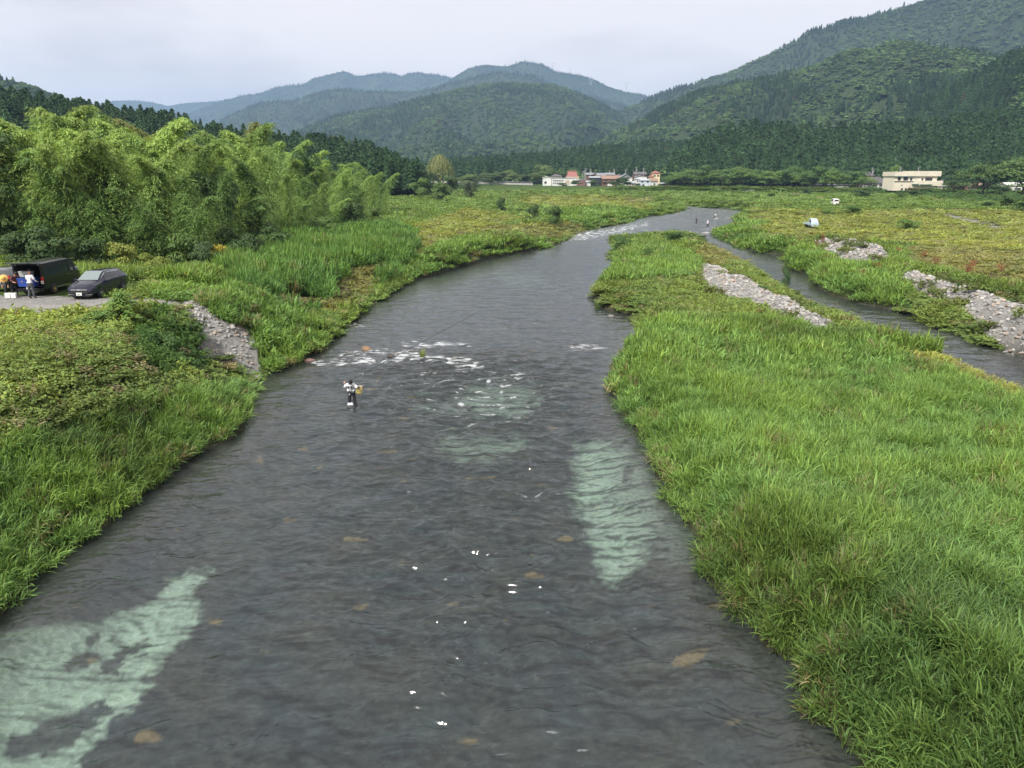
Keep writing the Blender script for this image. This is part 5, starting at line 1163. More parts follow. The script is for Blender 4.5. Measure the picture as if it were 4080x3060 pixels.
def wheel(parent, x, y, r, w, rim, spokes=6, rimr=.66):
    side = 1 if y > 0 else -1
    wh = empty('wheel', (x, y, r), 0); wh.parent = parent
    MB().lathe([(r*.55, -w/2), (r*.94, -w/2), (r, -w*.35), (r, w*.35), (r*.94, w/2), (r*.55, w/2)], (0, 0, 0), 26, 'y').build('tyre', RUBBER, wh, True)
    mb = MB().lathe([(r*rimr, -w*.45), (r*rimr, w*.45), (r*(rimr-.06), w*.45), (r*(rimr-.06), -w*.45)], (0, 0, 0), 26, 'y').lathe([(.001, .01), (r*.15, .01), (r*.15, -.04)], (0, side*w*.38, 0), 12, 'y')
    for k in range(spokes):
        a = 6.283*k/spokes
        for da in (-.10, .10): mb.quad((r*.1*math.cos(a), side*w*.42, r*.1*math.sin(a)), (r*rimr*math.cos(a+da-.06), side*w*.44, r*rimr*math.sin(a+da-.06)), (r*rimr*math.cos(a+da+.06), side*w*.44, r*rimr*math.sin(a+da+.06)), (r*.12*math.cos(a+.3), side*w*.42, r*.12*math.sin(a+.3)))
    mb.build('rim', rim, wh)
    MB().lathe([(.001, 0), (r*.60, 0)], (0, side*w*.15, 0), 20, 'y').build('brake_disc', DARKI, wh)
    return wh
def well_shade_disc(parent, x, y, r):  # dark disc on the flank, painted shade of the wheel well
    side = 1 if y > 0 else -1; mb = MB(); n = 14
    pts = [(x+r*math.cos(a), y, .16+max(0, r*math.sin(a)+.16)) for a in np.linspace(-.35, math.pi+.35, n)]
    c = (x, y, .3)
    mb.add([c]+pts, [(0, i, i+1) for i in range(1, n)]); return mb.build('wheel_well_shade_disc', DARKI, parent)
def text_obj(body, size, m, parent, loc, rot, name='lettering'):
    cu = bpy.data.curves.new(name, 'FONT'); cu.body = body; cu.size = size; cu.align_x = 'CENTER'; cu.align_y = 'CENTER'; cu.extrude = .002; cu.offset = size*.015
    cu.materials.append(m); t_ = bpy.data.objects.new(name, cu); me = bpy.data.meshes.new_from_object(t_); bpy.data.objects.remove(t_)
    o = link(name, me, parent); o.location = loc; o.rotation_euler = rot; return o

def P4(fu, fv, z=4.0): return P(fu/1.84448, fv/1.84448, z)
# black van, tailgate open, seen from its right rear corner
vz = gz1(-29.6, 47)
van = empty('van', (-30.3, 48.6, vz), math.radians(94), 'black van with raised tailgate and gold wheels on the gravel lot', 'van')
Lh = 2.42
body, S = car_shell('body', [(-Lh,.34,1.12,1.98,.82,.84,.70), (-2.2,.30,1.12,2.06,.84,.85,.72), (1.0,.30,1.12,2.06,.84,.85,.74), (1.45,.30,1.10,1.98,.84,.85,.72), (1.95,.30,1.06,1.55,.84,.84,.74), (2.22,.32,.98,1.12,.82,.82,.76), (Lh,.38,.80,.88,.76,.76,.70)], PBLACK, van, True)
MB().box((-1.0, 0, .62), (2.7, 1.5, .05)).box((-1.0, .76, 1.25), (2.7, .03, 1.3)).box((-1.0, -.76, 1.25), (2.7, .03, 1.3)).box((.35, 0, 1.25), (.03, 1.5, 1.35)).box((-1.0, 0, 1.93), (2.7, 1.3, .03)).build('interior', DARKI, van)
MB().quad((-Lh-.02, -.66, 1.98), (-Lh-.02, .66, 1.98), (-Lh-1.25, .70, 2.16), (-Lh-1.25, -.70, 2.16), .05).build('tailgate', PBLACK, van)
MB().quad((-Lh-.35, -.56, 2.10), (-Lh-.35, .56, 2.10), (-Lh-1.1, .60, 2.205), (-Lh-1.1, -.60, 2.205), .01).build('rear_window', mat('glass_painted_sky_sheen', (.45,.48,.52), .1, .6), van)  # pale colour paints the sky's reflection onto the tailgate glass
MB().box((-Lh-.06, 0, .42), (.16, 1.62, .22)).build('rear_bumper', PBLACK, van, bevel=.03)
for s in (-1, 1):
    MB().box((-Lh-.015, s*.80, 1.02), (.09, .13, .42)).build('tail_light', REDL, van, bevel=.02)
    MB().box((-Lh+.0, s*.80, 1.55), (.10, .12, .95)).build('rear_pillar', PBLACK, van)
    side_pane(S, (.72, -2.2, -2.1, .72), s, .12, .93, GLASS, 'side_window', van)
    side_pane(S, (1.80, .85, .85, 1.38), s, .10, .90, GLASS, 'front_window', van)
    side_pane(S, (.80, .745, .745, .80), s, -.95, .95, PBLACK, 'door_edge', van, .02)
    MB().box((.62, s*.875, 1.02), (.16, .03, .04)).build('door_handle', CHROME, van); MB().box((1.0, s*.875, 1.02), (.16, .03, .04)).build('door_handle', CHROME, van)
    MB().box((1.55, s*.98, 1.28), (.10, .22, .26)).build('mirror', CHROME, van, bevel=.03)
    MB().box((-.2, s*.862, .40), (2.2, .02, .04)).build('side_trim', CHROME, van)
MB().quad((1.52, -.68, 1.96), (1.52, .68, 1.96), (2.16, .76, 1.16), (2.16, -.76, 1.16), -.01).build('windscreen', GLASS, van)
for x in (-1.35, 1.35):
    for s in (-1, 1): well_shade_disc(van, x, s*.868, .43); wheel(van, x, s*.80, .34, .20, GOLD, 6)
MB().quad((-Lh-.075, -.88, .80), (-Lh-.075, -.72, .80), (-Lh-.075, -.72, .98), (-Lh-.075, -.88, .98), .006).build('sticker', PLATE, van)
text_obj('10', .13, BLACKM, van, (-Lh-.09, -.80, .89), (math.pi/2, 0, -math.pi/2))
MB().box((-Lh-.15, 0, .56), (.02, .33, .16)).build('number_plate', PLATE, van)
# things in the van
tr_ = Matrix.Translation(van.location)@Matrix.Rotation(van.rotation_euler.z, 4, 'Z')
def inv(x, y, z): return tuple(tr_@Vector((x, y, z)))
def crate(loc, d, m, label, rz, lidm=None):
    o = empty('container', loc, rz, label, 'box')
    MB().box((0, 0, d[2]/2), (d[0], d[1], d[2]), taper=1.08).build('body', m, o, bevel=.015)
    MB().box((0, 0, d[2]+.02), (d[0]*1.12, d[1]*1.12, .05)).build('lid', lidm or m, o, bevel=.01)
    return o
BLUEP = mat('blue_plastic', (.02,.06,.30), .45); GREYP = mat('grey_plastic', (.42,.43,.43), .5); WHITEP = mat('white_plastic', (.75,.75,.73), .5)
crate(inv(-2.35, .12, .645), (.55, .98, .50), BLUEP, 'large blue plastic tub sticking out of the van tailgate', van.rotation_euler.z)
crate(inv(-2.15, .25, 1.22), (.5, .62, .30), GREYP, 'grey cool box on top of the blue tub', van.rotation_euler.z)

# dark blue estate car, front towards the river
cz = gz1(-26.4, 47); car = empty('car', (-26.35, 47.05, cz), math.radians(-90), 'dark blue estate car parked nose towards the river beside the van', 'car')
body, S = car_shell('body', [(-2.2,.45,.95,1.02,.70,.72,.55), (-2.12,.35,.98,1.30,.80,.80,.52), (-1.75,.26,.97,1.47,.84,.84,.54), (-.6,.24,.94,1.53,.85,.85,.56), (.15,.24,.92,1.52,.85,.85,.56), (.55,.24,.91,1.36,.85,.85,.57), (1.15,.24,.90,1.02,.85,.84,.66), (1.75,.25,.80,.88,.84,.82,.68), (2.05,.28,.68,.74,.78,.76,.62), (2.22,.34,.52,.58,.62,.62,.5)], PNAVY, car)
for s in (-1, 1):
    side_pane(S, (.75, -.25, -.25, .22), s, .12, .90, GLASS, 'front_window', car); side_pane(S, (-.33, -1.2, -1.2, -.33), s, .12, .90, GLASS, 'rear_door_window', car)
    side_pane(S, (-1.28, -1.9, -1.75, -1.28), s, .15, .88, GLASS, 'quarter_window', car)
    MB().box((.62, s*.97, .98), (.16, .22, .14)).build('mirror', PNAVY, car, bevel=.03)
    for x in (-.15, -1.15): MB().box((x, s*.872, .80), (.17, .025, .035)).build('door_handle', PNAVY, car)
    mb = MB(); mb.quad((1.70, s*.80, .80), (2.06, s*.62, .70), (2.12, s*.56, .62), (1.78, s*.835, .70), 0).build('headlight', LAMP, car)
    MB().box((2.10, s*.52, .32), (.14, .36, .04), 0).build('bumper_trim', CHROME, car); MB().box((-2.14, s*.66, .98), (.10, .26, .10)).build('tail_light', LAMP, car)
    side_pane(S, (.85, -2.0, -1.9, .25), s, .93, .985, CHROME, 'roof_trim', car, .012)
    well_shade_disc(car, 1.32, s*.868, .39); well_shade_disc(car, -1.38, s*.868, .39); wheel(car, 1.32, s*.79, .31, .19, ALLOY, 5); wheel(car, -1.38, s*.79, .31, .19, ALLOY, 5)
zt = lambda x: S(x)[2]
mb = MB(); n = 6; xs_ = np.linspace(.22, 1.10, n)
for k in range(n-1):
    x0, x1 = xs_[k], xs_[k+1]; w0, w1 = S(x0)[5]*.93, S(x1)[5]*.98
    mb.quad((x0, -w0, zt(x0)+.028), (x1, -w1, zt(x1)+.028), (x1, w1, zt(x1)+.028), (x0, w0, zt(x0)+.028))
mb.build('windscreen', GLASSP, car)
MB().box((2.20, 0, .60), (.06, 1.0, .07)).build('grille_bar', CHROME, car, bevel=.01); MB().box((2.19, 0, .47), (.08, 1.05, .12)).build('grille', BLACKM, car); MB().box((2.245, 0, .36), (.03, .33, .165)).build('number_plate', PLATE, car)
MB().lathe([(.001, .02), (.045, .02), (.05, 0)], (0, 0, 0), 10).build('badge', CHROME, car).location = (2.25, 0, .60)
text_obj('48-5', .11, INKG, car, (2.263, 0, .345), (math.pi/2, 0, math.pi/2))
MB().box((2.0, 0, .24), (.4, 1.3, .06)).build('front_lip', BLACKM, car)
# silver hatchback cut by the left edge
ca = empty('car', (-33.35, 49.9, gz1(-33.3, 49)), math.radians(92), 'dark grey hatchback cut off by the left edge, left of the van', 'car')
body, S = car_shell('body', [(-2.0,.40,.95,1.05,.76,.78,.62), (-1.9,.30,.96,1.42,.82,.83,.60), (-1.4,.26,.95,1.52,.84,.85,.58), (.1,.24,.92,1.52,.85,.85,.58), (1.0,.24,.90,1.02,.84,.84,.66), (1.7,.26,.78,.84,.80,.80,.66), (2.0,.34,.6,.66,.68,.68,.55)], PSILV, ca)
for s in (-1, 1):
    side_pane(S, (.7, -.3, -.3, .15), s, .12, .9, GLASS, 'front_window', ca); side_pane(S, (-.4, -1.5, -1.4, -.4), s, .12, .9, GLASS, 'rear_door_window', ca)
    MB().box((-1.98, s*.66, .98), (.08, .24, .18)).build('tail_light', REDL, ca); MB().box((.6, s*.96, .97), (.15, .2, .13)).build('mirror', PSILV, ca)
    for x in (-1.25, 1.25): well_shade_disc(ca, x, s*.868, .38); wheel(ca, x, s*.79, .31, .19, ALLOY, 5)
MB().quad((-1.97, -.62, 1.02), (-1.97, .62, 1.02), (-1.90, .56, 1.38), (-1.90, -.56, 1.38), -.01).build('rear_window', GLASS, ca); MB().box((-2.02, 0, .66), (.03, .33, .165)).build('number_plate', PLATE, ca)
# kei truck
p = P(1756, 490, 1.9); kt = empty('kei_truck', (p[0], p[1]+1.0, gz1(p[0], p[1]+1)), math.radians(-86), 'small pale blue pickup truck parked on the gravel track', 'truck')
cb_, S = car_shell('cab', [(.25,.45,1.05,1.66,.70,.71,.60), (.32,.32,1.05,1.76,.72,.73,.62), (.9,.30,1.03,1.77,.72,.73,.60), (1.25,.30,1.00,1.50,.72,.72,.60), (1.52,.30,.96,1.10,.72,.72,.66), (1.64,.34,.80,.92,.70,.70,.64)], PBLUE, kt)
MB().box((-.75, 0, .62), (1.95, 1.42, .08)).box((-.75, .70, .78), (1.95, .04, .30)).box((-.75, -.70, .78), (1.95, .04, .30)).box((-1.71, 0, .78), (.04, 1.42, .30)).build('cargo_bed', PBLUE, kt)
MB().box((-.6, 0, .45), (2.3, .7, .16)).build('chassis', BLACKM, kt)
MB().quad((1.24, -.60, 1.54), (1.24, .60, 1.54), (1.555, .64, 1.08), (1.555, -.64, 1.08), -.012).build('windscreen', mat('glass_painted_reflection', (.62,.68,.70), .1, .5), kt)  # near white colour stands in for the reflection on the windscreen
for s in (-1, 1):
    side_pane(S, (1.40, .55, .55, 1.08), s, .10, .88, GLASS, 'side_window', kt); MB().box((1.66, s*.55, .72), (.05, .2, .14)).build('headlight', LAMP, kt); MB().box((1.35, s*.86, 1.25), (.08, .12, .2)).build('mirror', BLACKM, kt)
    for x in (-1.05, 1.05): well_shade_disc(kt, x, s*.735, .33); wheel(kt, x, s*.66, .27, .15, ALLOY, 5)
MB().box((1.68, 0, .42), (.03, .33, .16)).build('number_plate', mat('yellow_plate', (.70,.55,.10), .5), kt); MB().box((1.66, 0, .36), (.08, 1.36, .14)).build('bumper', PBLUE, kt)
# white van far off
p = P(1806, 442.5, 2.4); wv = empty('van', (p[0]+.4, p[1]+2.2, gz1(p[0], p[1]+2)), math.radians(81), 'white boxy van far off on the grassy plain', 'van')
body, S = car_shell('body', [(-2.1,.36,1.12,1.88,.80,.82,.70), (-1.95,.30,1.12,2.0,.84,.85,.72), (1.0,.30,1.12,2.0,.84,.85,.72), (1.5,.30,1.05,1.7,.84,.84,.74), (2.0,.34,.95,1.1,.8,.8,.72), (2.15,.38,.8,.9,.72,.72,.66)], PWHITE, wv)
MB().quad((-2.12, -.62, 1.20), (-2.12, .62, 1.20), (-2.09, .58, 1.76), (-2.09, -.58, 1.76), -.012).build('rear_window', GLASS, wv)
for s in (-1, 1):
    side_pane(S, (1.6, .7, .7, 1.2), s, .12, .9, GLASS, 'front_window', wv); side_pane(S, (.5, -.9, -.9, .5), s, .12, .9, GLASS, 'side_window', wv); MB().box((-2.11, s*.74, .95), (.05, .12, .35)).build('tail_light', REDL, wv)
    for x in (-1.25, 1.3): well_shade_disc(wv, x, s*.868, .37); wheel(wv, x, s*.79, .3, .18, ALLOY, 5)
MB().box((-2.15, 0, .45), (.12, 1.6, .2)).build('rear_bumper', PWHITE, wv)

# ---------------------------------------------------------------- people
SKIN = mat('skin', (.52,.30,.21), .55, var=.05); CWHITE = mat('white_cloth', (.70,.71,.74), .85, var=.06); CBLACK = mat('black_cloth', (.014,.014,.017), .75, var=.2); CGREY = mat('grey_cloth', (.06,.065,.075), .85); STRAW = mat('straw', (.60,.36,.10), .85, var=.25, scale=20)
CRED = mat('dark_red_cloth', (.10,.03,.035), .85); HAIR = mat('dark_hair', (.012,.010,.010), .7)
def skin_obj(name, joints, chains, m, parent, sub=1):
    """joints: name -> (x, y, z, r); chains of joint names; one continuous skinned surface"""
    names = list(joints); ix = {k: i for i, k in enumerate(names)}; ed = set()
    for ch in chains:
        for a, b in zip(ch[:-1], ch[1:]): ed.add((ix[a], ix[b]))
    me = bpy.data.meshes.new(name); me.from_pydata([joints[k][:3] for k in names], list(ed), []); me.materials.append(m)
    o = link(name, me, parent); md = o.modifiers.new('skin', 'SKIN'); md.use_smooth_shade = True
    sv = me.skin_vertices[0].data if len(me.skin_vertices) else None
    for i, k in enumerate(names):
        r = joints[k][3]; r = (r, r) if not isinstance(r, tuple) else r; sv[i].radius = r; sv[i].use_root = (i == 0)
    s = o.modifiers.new('sub', 'SUBSURF'); s.levels = sub; s.render_levels = sub
    return o
def fingers(J, chains, hand, elbow, wrist, s, curl=.5):
    h = Vector(J[hand][:3]); w = Vector(J[wrist][:3]); d = (h-w).normalized(); up = Vector((0, 0, 1)); sd = d.cross(up)
    if sd.length < .1: sd = Vector((1, 0, 0))
    sd.normalize(); dn = sd.cross(d).normalized()
    for k, (o_, l_) in enumerate([(-.032, .055), (-.011, .068), (.011, .072), (.032, .064)]):
        a = h+d*.03+sd*o_; b = a+(d*(1-curl*.5)-dn*curl*.5)*l_*.55; c = b+(d*(1-curl)-dn*curl)*l_*.5
        J[f'{hand}f{k}a'] = (*a, .009); J[f'{hand}f{k}b'] = (*b, .009); J[f'{hand}f{k}c'] = (*c, .007); chains.append([hand, f'{hand}f{k}a', f'{hand}f{k}b', f'{hand}f{k}c'])
    a = h-d*.02+sd*.045*s; b = a+d*.03+sd*.025*s; J[hand+'ta'] = (*a, .011); J[hand+'tb'] = (*b, .009); chains.append([hand, hand+'ta', hand+'tb'])
def person(loc, rz, J, label, top, legs, head, hat=None, boots=CBLACK, hatm=None, group=None, vest=None, sleeve='elbow', size=1.0):
    """J gives the joints for hip, chest, neck, head, and l/r shoulder, elbow, wrist, hand, knee, ankle, toe"""
    o = empty('person', loc, rz, label, 'person', group); o.scale = (size,)*3
    R_ = {'hip': (.10, .08), 'waist': (.09, .07), 'chest': (.115, .08), 'neck': .052, 'head': .082, 'crown': .078, 'shoulder': .050, 'elbow': .036, 'wrist': .027, 'hand': (.038, .020), 'hipj': .066, 'knee': .044, 'ankle': .034, 'toe': (.045, .03)}
    B = {}
    for k, p in J.items(): B[k] = (*p, R_[k.lstrip('LR_') if k[:2] in ('L_', 'R_') else k])
    hd = Vector(J['head']); nk = Vector(J['neck']); up = (hd-nk).normalized(); B['crown'] = (*(hd+up*.065), .076)
    B['nose'] = (*(hd+Vector(head)*.098-up*.012), .014)
    ch = [['hip', 'waist', 'chest', 'neck', 'head', 'crown'], ['head', 'nose']]
    for s in 'LR':
        ch += [['chest', s+'_shoulder', s+'_elbow', s+'_wrist', s+'_hand'], ['hip', s+'_hipj', s+'_knee', s+'_ankle', s+'_toe']]
        fingers(B, ch, s+'_hand', s+'_elbow', s+'_wrist', 1 if s == 'L' else -1)
        ear = hd+Vector(head).cross(up).normalized()*(.085 if s == 'L' else -.085); B[s+'_ear'] = (*ear, .016); ch.append(['head', s+'_ear'])
    skin_obj('body', B, ch, SKIN, o, 1)
    def grow(keys, d): return {k: (B[k][0], B[k][1], B[k][2], tuple(q+d for q in B[k][3]) if isinstance(B[k][3], tuple) else B[k][3]+d) for k in keys}
    tk = ['waist', 'chest', 'L_shoulder', 'R_shoulder', 'L_elbow', 'R_elbow']; tc = [['waist', 'chest']]+[['chest', s+'_shoulder', s+'_elbow'] for s in 'LR']
    G = grow(tk, .042); G['hem'] = (*Vector(J['hip']).lerp(Vector(J['waist']), .35), (.145, .12)); tc.append(['waist', 'hem']); nk2 = Vector(J['chest']).lerp(nk, .6); G['collar'] = (*nk2, .075); tc.append(['chest', 'collar'])
    skin_obj('shirt', G, tc, top, o)
    cuffs = {}; cc = []
    for s in 'LR':
        e, w = Vector(J[s+'_elbow']), Vector(J[s+'_wrist']); cuffs = {s+'e': (*e, .050), s+'w': (*e.lerp(w, .85), .038)}
        skin_obj('sleeve', cuffs, [[s+'e', s+'w']], CBLACK if sleeve == 'dark' else top, o)
    lk = ['hip', 'L_hipj', 'R_hipj', 'L_knee', 'R_knee', 'L_ankle', 'R_ankle']
    G = grow(lk, .040); G['wst'] = (*Vector(J['hip']).lerp(Vector(J['waist']), .8), (.14, .115)); skin_obj('trousers', G, [['wst', 'hip']]+[['hip', s+'_hipj', s+'_knee', s+'_ankle'] for s in 'LR'], legs, o)
    for s in 'LR': skin_obj('boot', grow([s+'_ankle', s+'_toe'], .02), [[s+'_ankle', s+'_toe']], boots, o)
    hz = hd+up*.05
    q = up.to_track_quat('Z', 'Y')
    if hat == 'cap':
        c = MB().lathe([(.001, .115), (.05, .105), (.085, .075), (.104, .02), (.106, -.02)], ns=16); f = Vector(head); f = q.inverted()@f; a = math.atan2(f.y, f.x)
        b = [(math.cos(a+t)*.10, math.sin(a+t)*.10, -.005) for t in np.linspace(-.8, .8, 6)]+[(math.cos(a+t)*.19, math.sin(a+t)*.19, -.02) for t in np.linspace(.5, -.5, 6)]
        c.add(b, [tuple(range(12))]); k = c.build('cap', hatm or CBLACK, o, True)
    elif hat == 'straw': k = MB().lathe([(.001, .15), (.06, .145), (.10, .11), (.12, .03), (.16, .015), (.25, -.03), (.255, -.04), (.12, .0)], ns=22).build('straw_hat', STRAW, o, True)
    else: k = MB().lathe([(.001, .10), (.06, .09), (.088, .05), (.095, .0), (.088, -.05)], ns=14).build('hair', hatm or HAIR, o, True)
    k.location = hz; k.rotation_euler = q.to_euler()
    return o
def stand(lean=0.0, spread=.12, step=0.0):
    c, s = math.cos(lean), math.sin(lean)
    J = {'hip': (0, 0, .90), 'waist': (0, -.12*s, .90+.18*c), 'chest': (0, -.36*s, .90+.38*c), 'neck': (0, -.56*s, .90+.58*c), 'head': (0, -.74*s, .90+.74*c)}
    for k, sg in (('L', 1), ('R', -1)):
        J[k+'_shoulder'] = (sg*.19, -.48*s, .90+.49*c); J[k+'_elbow'] = (sg*.27, -.46*s-.05, .90+.22*c); J[k+'_wrist'] = (sg*.24, -.46*s-.24, .90+.10*c); J[k+'_hand'] = (sg*.22, -.46*s-.31, .90+.09*c)
        J[k+'_hipj'] = (sg*.10, 0, .84); J[k+'_knee'] = (sg*(spread+.01), -.03+sg*step*.5, .47); J[k+'_ankle'] = (sg*spread*1.1, .02+sg*step, .08); J[k+'_toe'] = (sg*spread*1.15, -.15+sg*step, .04)
    return J
# the angler in the middle of the river
base = P(761, 868, 0.0); bx, by = base[0], base[1]; bz = -.36
J = stand(.42, .13)
J.update({'R_shoulder': (-.19, -.20, 1.36), 'R_elbow': (-.34, -.12, 1.17), 'R_wrist': (-.35, -.06, 1.34), 'R_hand': (-.335, -.04, 1.40), 'L_shoulder': (.19, -.20, 1.34), 'L_elbow': (.38, -.34, 1.20), 'L_wrist': (.58, -.46, 1.30), 'L_hand': (.65, -.48, 1.34), 'neck': (.02, -.27, 1.42), 'head': (.05, -.37, 1.53)})
me_ = person((bx, by, bz), 0, J, 'angler wading in the river in white vest, black waders and black cap', CWHITE, CBLACK, (0, -.8, -.55), 'cap', sleeve='dark')
for s in (-1, 1): MB().tube([(s*.05, -.34, 1.30), (s*.10, -.33, 1.16), (s*.05, -.20, .98), (s*.03, -.12, .93)], .022, 6).build('strap', CBLACK, me_, True)
MB().lathe([(.001, .09), (.05, .07), (.065, 0), (.05, -.07), (.001, -.09)], (-.11, -.30, 1.08), 10).lathe([(.001, .06), (.04, .05), (.05, 0), (.001, -.06)], (.14, -.26, 1.04), 10).build('pouch', CWHITE, me_, True)
MB().box((0, -.10, .93), (.33, .27, .05)).build('belt', CGREY, me_)
MB().tube([(-.07, -.14, .90), (-.09, -.16, .78)], [.018, .028], 6).build('charm', WHITEP, me_)
YNET = mat('yellow_net', (.62,.50,.12), .8, var=.25, scale=30)
mb = MB().lathe([(.15, 0), (.155, -.08), (.165, -.18), (.155, -.28), (.10, -.36), (.001, -.38)], ns=18)
net = empty('landing_net', (bx+.42, by-.15, bz+1.22), 0, 'yellow landing net hanging at the hip of the wading angler', 'net'); n_ = mb.build('bag', YNET, net, True); sk = n_.modifiers.new('wires', 'WIREFRAME'); sk.thickness = .018; sk.use_replace = True
MB().tube([(.16*math.cos(a), .16*math.sin(a), 0) for a in np.linspace(0, 6.283, 20)], .012, 6).build('hoop', WHITEP, net); MB().tube([(-.16, 0, 0), (-.40, .06, -.05)], .014, 6).build('handle', CBLACK, net)
butt = Vector((bx-.61, by-.33, bz+1.25)); hand = Vector((bx-.335, by-.04+.0, bz+1.415)); tip = P(1025, 678, 3.45); tip = Vector(tip)
rod = empty('fishing_rod', butt, 0, 'long thin fishing rod held by the wading angler', 'fishing rod')
dv = tip-butt; MB().tube([dv*t for t in np.linspace(0, 1, 9)], np.linspace(.026, .013, 9), 7).build('shaft', mat('grey_carbon', (.05,.055,.065), .35), rod, True)
MB().tube([dv*.0, dv*.05], .024, 7).build('grip', CBLACK, rod, True); MB().tube([dv*.155, dv*.165], .03, 7).build('ferrule', CHROME, rod)
fb = empty('bait_float', (bx-.02, by-.42, .0), .1, 'white and blue bait float at the feet of the wading angler', 'float box')
fb.scale = (.82,)*3; MB().add([(-.17,-.10,-.02),(.17,-.10,-.02),(.17,.10,-.02),(-.17,.10,-.02),(-.13,-.07,.10),(.13,-.07,.10),(.13,.07,.10),(-.13,.07,.10)], [(0,1,5,4),(1,2,6,5),(2,3,7,6),(3,0,4,7),(4,5,6,7)]).build('hull', WHITEP, fb, bevel=.02); MB().box((0, -.02, .105), (.13, .1, .012)).build('badge', BLUEP, fb)
# far anglers
def far_angler(u, v, zz, J, label, top, legs, hat, hatm, rz, rodv=None):
    b = P(u, v, 0.0); o = person((b[0], b[1], zz), rz, J, label, top, legs, (0, -1, -.2), hat, hatm=hatm, group='anglers far upstream')
    if rodv is not None:
        h = Vector((b[0], b[1], zz))+Matrix.Rotation(rz, 3, 'Z')@Vector(J['R_hand']); r = empty('fishing_rod', h, 0, 'fishing rod of the '+label.split(' in ')[0], 'fishing rod')
        MB().tube([Vector(rodv)*t for t in (-.04, .3, .6, 1)], [.03, .024, .016, .01], 5).build('shaft', CGREY, r)
far_angler(1504.5, 480, -.45, stand(.05), 'dark clothed angler in the far pool, raising a rod', CBLACK, CBLACK, 'cap', CGREY, math.radians(-120), (1.2, 5, 6.5))
far_angler(1529, 488.5, -.35, stand(.12, .18, .14), 'white shirted angler in black trousers at the tip of the right bank', CWHITE, CBLACK, 'cap', CWHITE, math.radians(-80), (-6.5, 3.5, 2.0))
far_angler(1543, 470, -.3, stand(.85, .2), 'white shirted angler bending over by the far shoal', CWHITE, CBLACK, 'none', None, math.radians(70))
far_angler(1620.5, 457.5, .25, stand(.08), 'angler in dark clothes and white hat standing at the far bank corner', CBLACK, CBLACK, 'cap', CWHITE, math.radians(-60))
# people at the vehicles
J = stand(.12, .11, .06); p = P4(129, 1189)
person((p[0], p[1], gz1(p[0], p[1])), math.radians(170), J, 'person in white top and dark trousers reaching into the open van', CWHITE, CGREY, (0, -1, -.3), 'cap', hatm=HAIR)
J = stand(1.15, .14, .12); J.update({'L_elbow': (.20, -.62, 1.0), 'L_wrist': (.16, -.66, .78), 'L_hand': (.15, -.67, .70), 'R_elbow': (-.2, -.62, 1.0), 'R_wrist': (-.16, -.68, .78), 'R_hand': (-.15, -.69, .70)})
p = P4(28, 1184); person((p[0], p[1]+.3, gz1(p[0], p[1])), math.radians(20), J, 'person in black wearing a wide straw hat, bending beside white boxes', CBLACK, CBLACK, (0, -.8, -.5), 'straw')
J = stand(.7, .14, .1); p = P4(52, 1185); person((p[0], p[1]+.25, gz1(p[0], p[1])), math.radians(60), J, 'stooping person in black with dark red collar between hat wearer and van', CRED, CBLACK, (0, -1, -.4), 'hair')
for fu, lb in ((34, 'white cool box on the gravel, left one of the pair'), (57, 'white cool box on the gravel, right one of the pair')):
    p = P4(fu, 1187); o = crate((p[0], p[1], gz1(p[0], p[1])), (.28, .22, .26), WHITEP, lb, .2)

# ---------------------------------------------------------------- rocks
def rock(u, v, w, color, label, hz=.5, zb=None, asp=.7):
    p = P(u, v, 0); m = mat('rock_%02d_%02d_%02d' % tuple(int(c*99) for c in color), color, .8, var=.35, scale=3, bump=.5, bscale=8)
    bm = bmesh.new(); bmesh.ops.create_icosphere(bm, subdivisions=3, radius=.5); sd = int(u*7+v)
    for q in bm.verts:
        c = q.co.copy(); k = 1+.20*float(vnoise(c.x*2+sd, c.y*2+c.z*2.3, sd))+.07*float(vnoise(c.x*6+sd, c.y*6+c.z*7, sd)); q.co = Vector((c.x*w*k, c.y*w*asp*k, max(c.z, -.35)*w*hz*k*1.2))
    me = bpy.data.meshes.new('rock'); bm.to_mesh(me); bm.free(); me.materials.append(m)
    for q in me.polygons: q.use_smooth = True
    o = link('rock', me); o.location = (p[0], p[1], (0 if zb is None else zb)); o.rotation_euler = (0, 0, random.uniform(-.5, .5)); return tag(o, label, 'rock', 'rocks in the river')
BR, RB_, GR, DG = (.19,.12,.07), (.15,.09,.075), (.15,.15,.145), (.05,.045,.04)
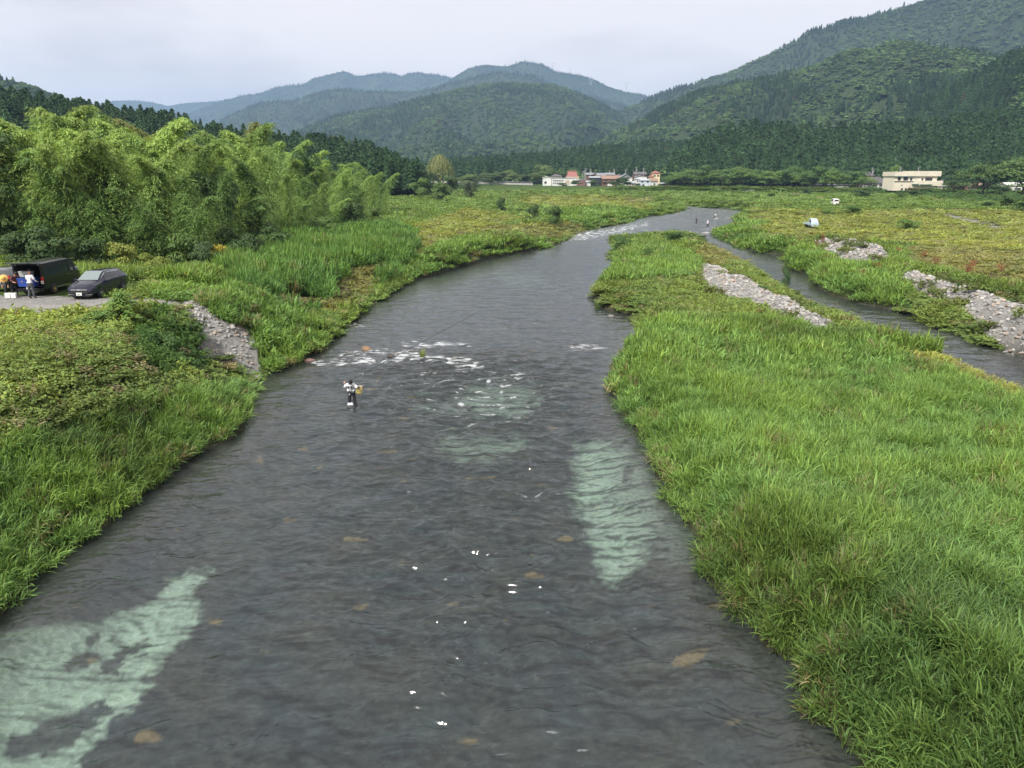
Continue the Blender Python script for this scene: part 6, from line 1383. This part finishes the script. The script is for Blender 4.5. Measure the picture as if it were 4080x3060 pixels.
for a_ in [(791.8,755,.72,BR,'round orange brown rock standing out of the riffle'), (668,779,.80,RB_,'flat reddish rock where the riffle meets the left grass',.3), (758.5,762,.30,RB_,'small reddish rock left of the orange brown rock'), (729,773,.60,DG,'flat dark wet rock between red rock and orange rock',.3), (844.8,770,.55,DG,'dark jagged rock in white water left of the grass tuft'),
           (856,766,.45,GR,'grey rock behind the dark jagged rock'), (912,771,.50,(.14,.11,.05),'mossy rock carrying a tuft of grass in the riffle'), (984,775,.45,GR,'grey rock washed over at the right end of the riffle'), (700,772,.35,DG,'small dark rock in the left riffle'), (777,745,.0001+.3,DG,'dark rock just upstream of the orange brown rock'), (757,704,.5,DG,'dark flat rock breaking the water by the left bank',.25),
           (1240,745,.5,DG,'dark rock in the small right hand riffle',.3), (553,817,.50,(.22,.17,.15),'reddish boulder at the water edge below the gravel cut'), (541,806,.6,(.17,.13,.12),'dark boulder beside the reddish boulder'), (562,812,.32,(.2,.18,.17),'small stone in the water off the gravel cut'),
           (1207,519,1.3,DG,'dark rock on the left bank below the rapids'), (1222,513,.9,GR,'grey rock at the lip of the rapids'), (1350,507,1.3,(.24,.23,.21),'pale rock at the upstream corner of the island'), (1338,516,1.0,(.30,.28,.25),'pale stone on the island shore'), (1185,524,1.4,(.12,.10,.08),'brown boulder under the eroded left bank'),
           (1490,502,1.8,(.25,.22,.20),'low rock shelf at the mouth of the side channel',.2), (1525,503,1.6,(.30,.29,.28),'flat pale rock across the mouth of the side channel',.2), (1580,470,3.0,(.24,.225,.20),'pale shoal boulder in the far pool',.15), (1548,472,1.4,(.30,.28,.25),'stone at the feet of the bending angler',.2), (1600,469,2.4,(.24,.225,.20),'pale stone at the right end of the shoal',.15), (1320,684,.6,GR,'grey stone in the shallows off the island'), (1268,641,.3,GR,'tiny stone off the island point')]:
    rock(*a_)
# tuft on the rock, and other single plants
def tuft(u, v, z0, h, color, label, n=60, r=.16, name='grass_tuft', cat='plant', lean=.55, y=None):
    p = P(u, v, z0) if y is None else np.array([PY(u, v, y)[0], y, z0]); o = leaf_obj(name, [ribbons(n, r, h, .03, 4, lean, int(u*3+v))], None, color); o.location = (p[0], p[1], z0 if y is None else gz1(p[0], y)); return tag(o, label, cat)
tuft(912, 770, .12, .55, (.20,.26,.06), 'tuft of green and ochre grass on a rock in the riffle')
tuft(1290, 668, .0, .7, (.10,.16,.05), 'small grass clump standing in the water off the island')
M_DOCK = (.24,.10,.06)
for i, (u, v, h) in enumerate([(1776,532,1.5),(1764,536,1.2),(1861,596,1.2),(1895,585,1.2),(1940,552,1.1),(2020,577,1.2),(2090,590,1.1),(2100,583,1.0),(2160,590,1.0),(1505,545,.9),(1730,524,1.1),(1995,560,1.0)]):
    p = P(u, v, 1.8); z = gz1(p[0], p[1])
    g = np.random.default_rng(1500+i); c = np.stack([g.normal(0, .22, 160), g.normal(0, .22, 160), g.uniform(.3, 1, 160)*h], 1)
    o = leaf_obj('dock_plant', [ribbons(14, .25, h, .03, 3, .15, 1600+i), leafcards(c, g.normal(size=(160, 3)), .12, .08, 1700+i)], None, np.array(M_DOCK)*g.uniform(.8, 1.3)); o.location = (p[0], p[1], z)
    tag(o, ['tallest rust red dock plant by the cobble heap', 'rust red dock plant left of the cobble heap', 'rusty dock plant beside the side channel reeds', 'reddish dock plant above the broad leaved plant', 'reddish dock plant in the dry field, left', 'red topped dock plant in the dry field, middle', 'red dock plant above the right cobble bank', 'small red dock plant behind another one', 'red dock plant nearest the right edge', 'reddish dock stalks at the island top', 'rusty stalks at the left foot of the cobble heap', 'thin reddish stalks in the dry field'][i], 'plant', 'rust red dock plants')
# bare sapling leaning out of the vines at left
mb = MB(); b0 = P(62, 872, 1.7)
sp = empty('dead_sapling', b0, 0, 'bare pale forked sapling sticking out of the vines at left', 'plant')
tr0 = [(0, 0, -.2), (-.05, 0, .6), (-.25, .1, 1.4), (-.55, .2, 2.2), (-.85, .2, 2.7)]; mb.tube(tr0, [.035, .03, .025, .018, .008], 6)
for a, b in [((-.1, .02, .9), (.55, .1, 1.7)), ((-.25, .1, 1.4), (.35, -.1, 2.3)), ((-.45, .17, 1.9), (-.3, .2, 2.9)), ((.2, .06, 1.25), (.75, 0, 1.5)), ((-.15, .05, 1.1), (-.8, -.2, 1.5))]:
    a, b = np.array(a), np.array(b); mb.tube([a, (a+b)/2+[0, 0, .08], b], [.018, .013, .005], 5)
mb.build('branch', mat('dead_wood', (.38,.34,.28), .9), sp, True)
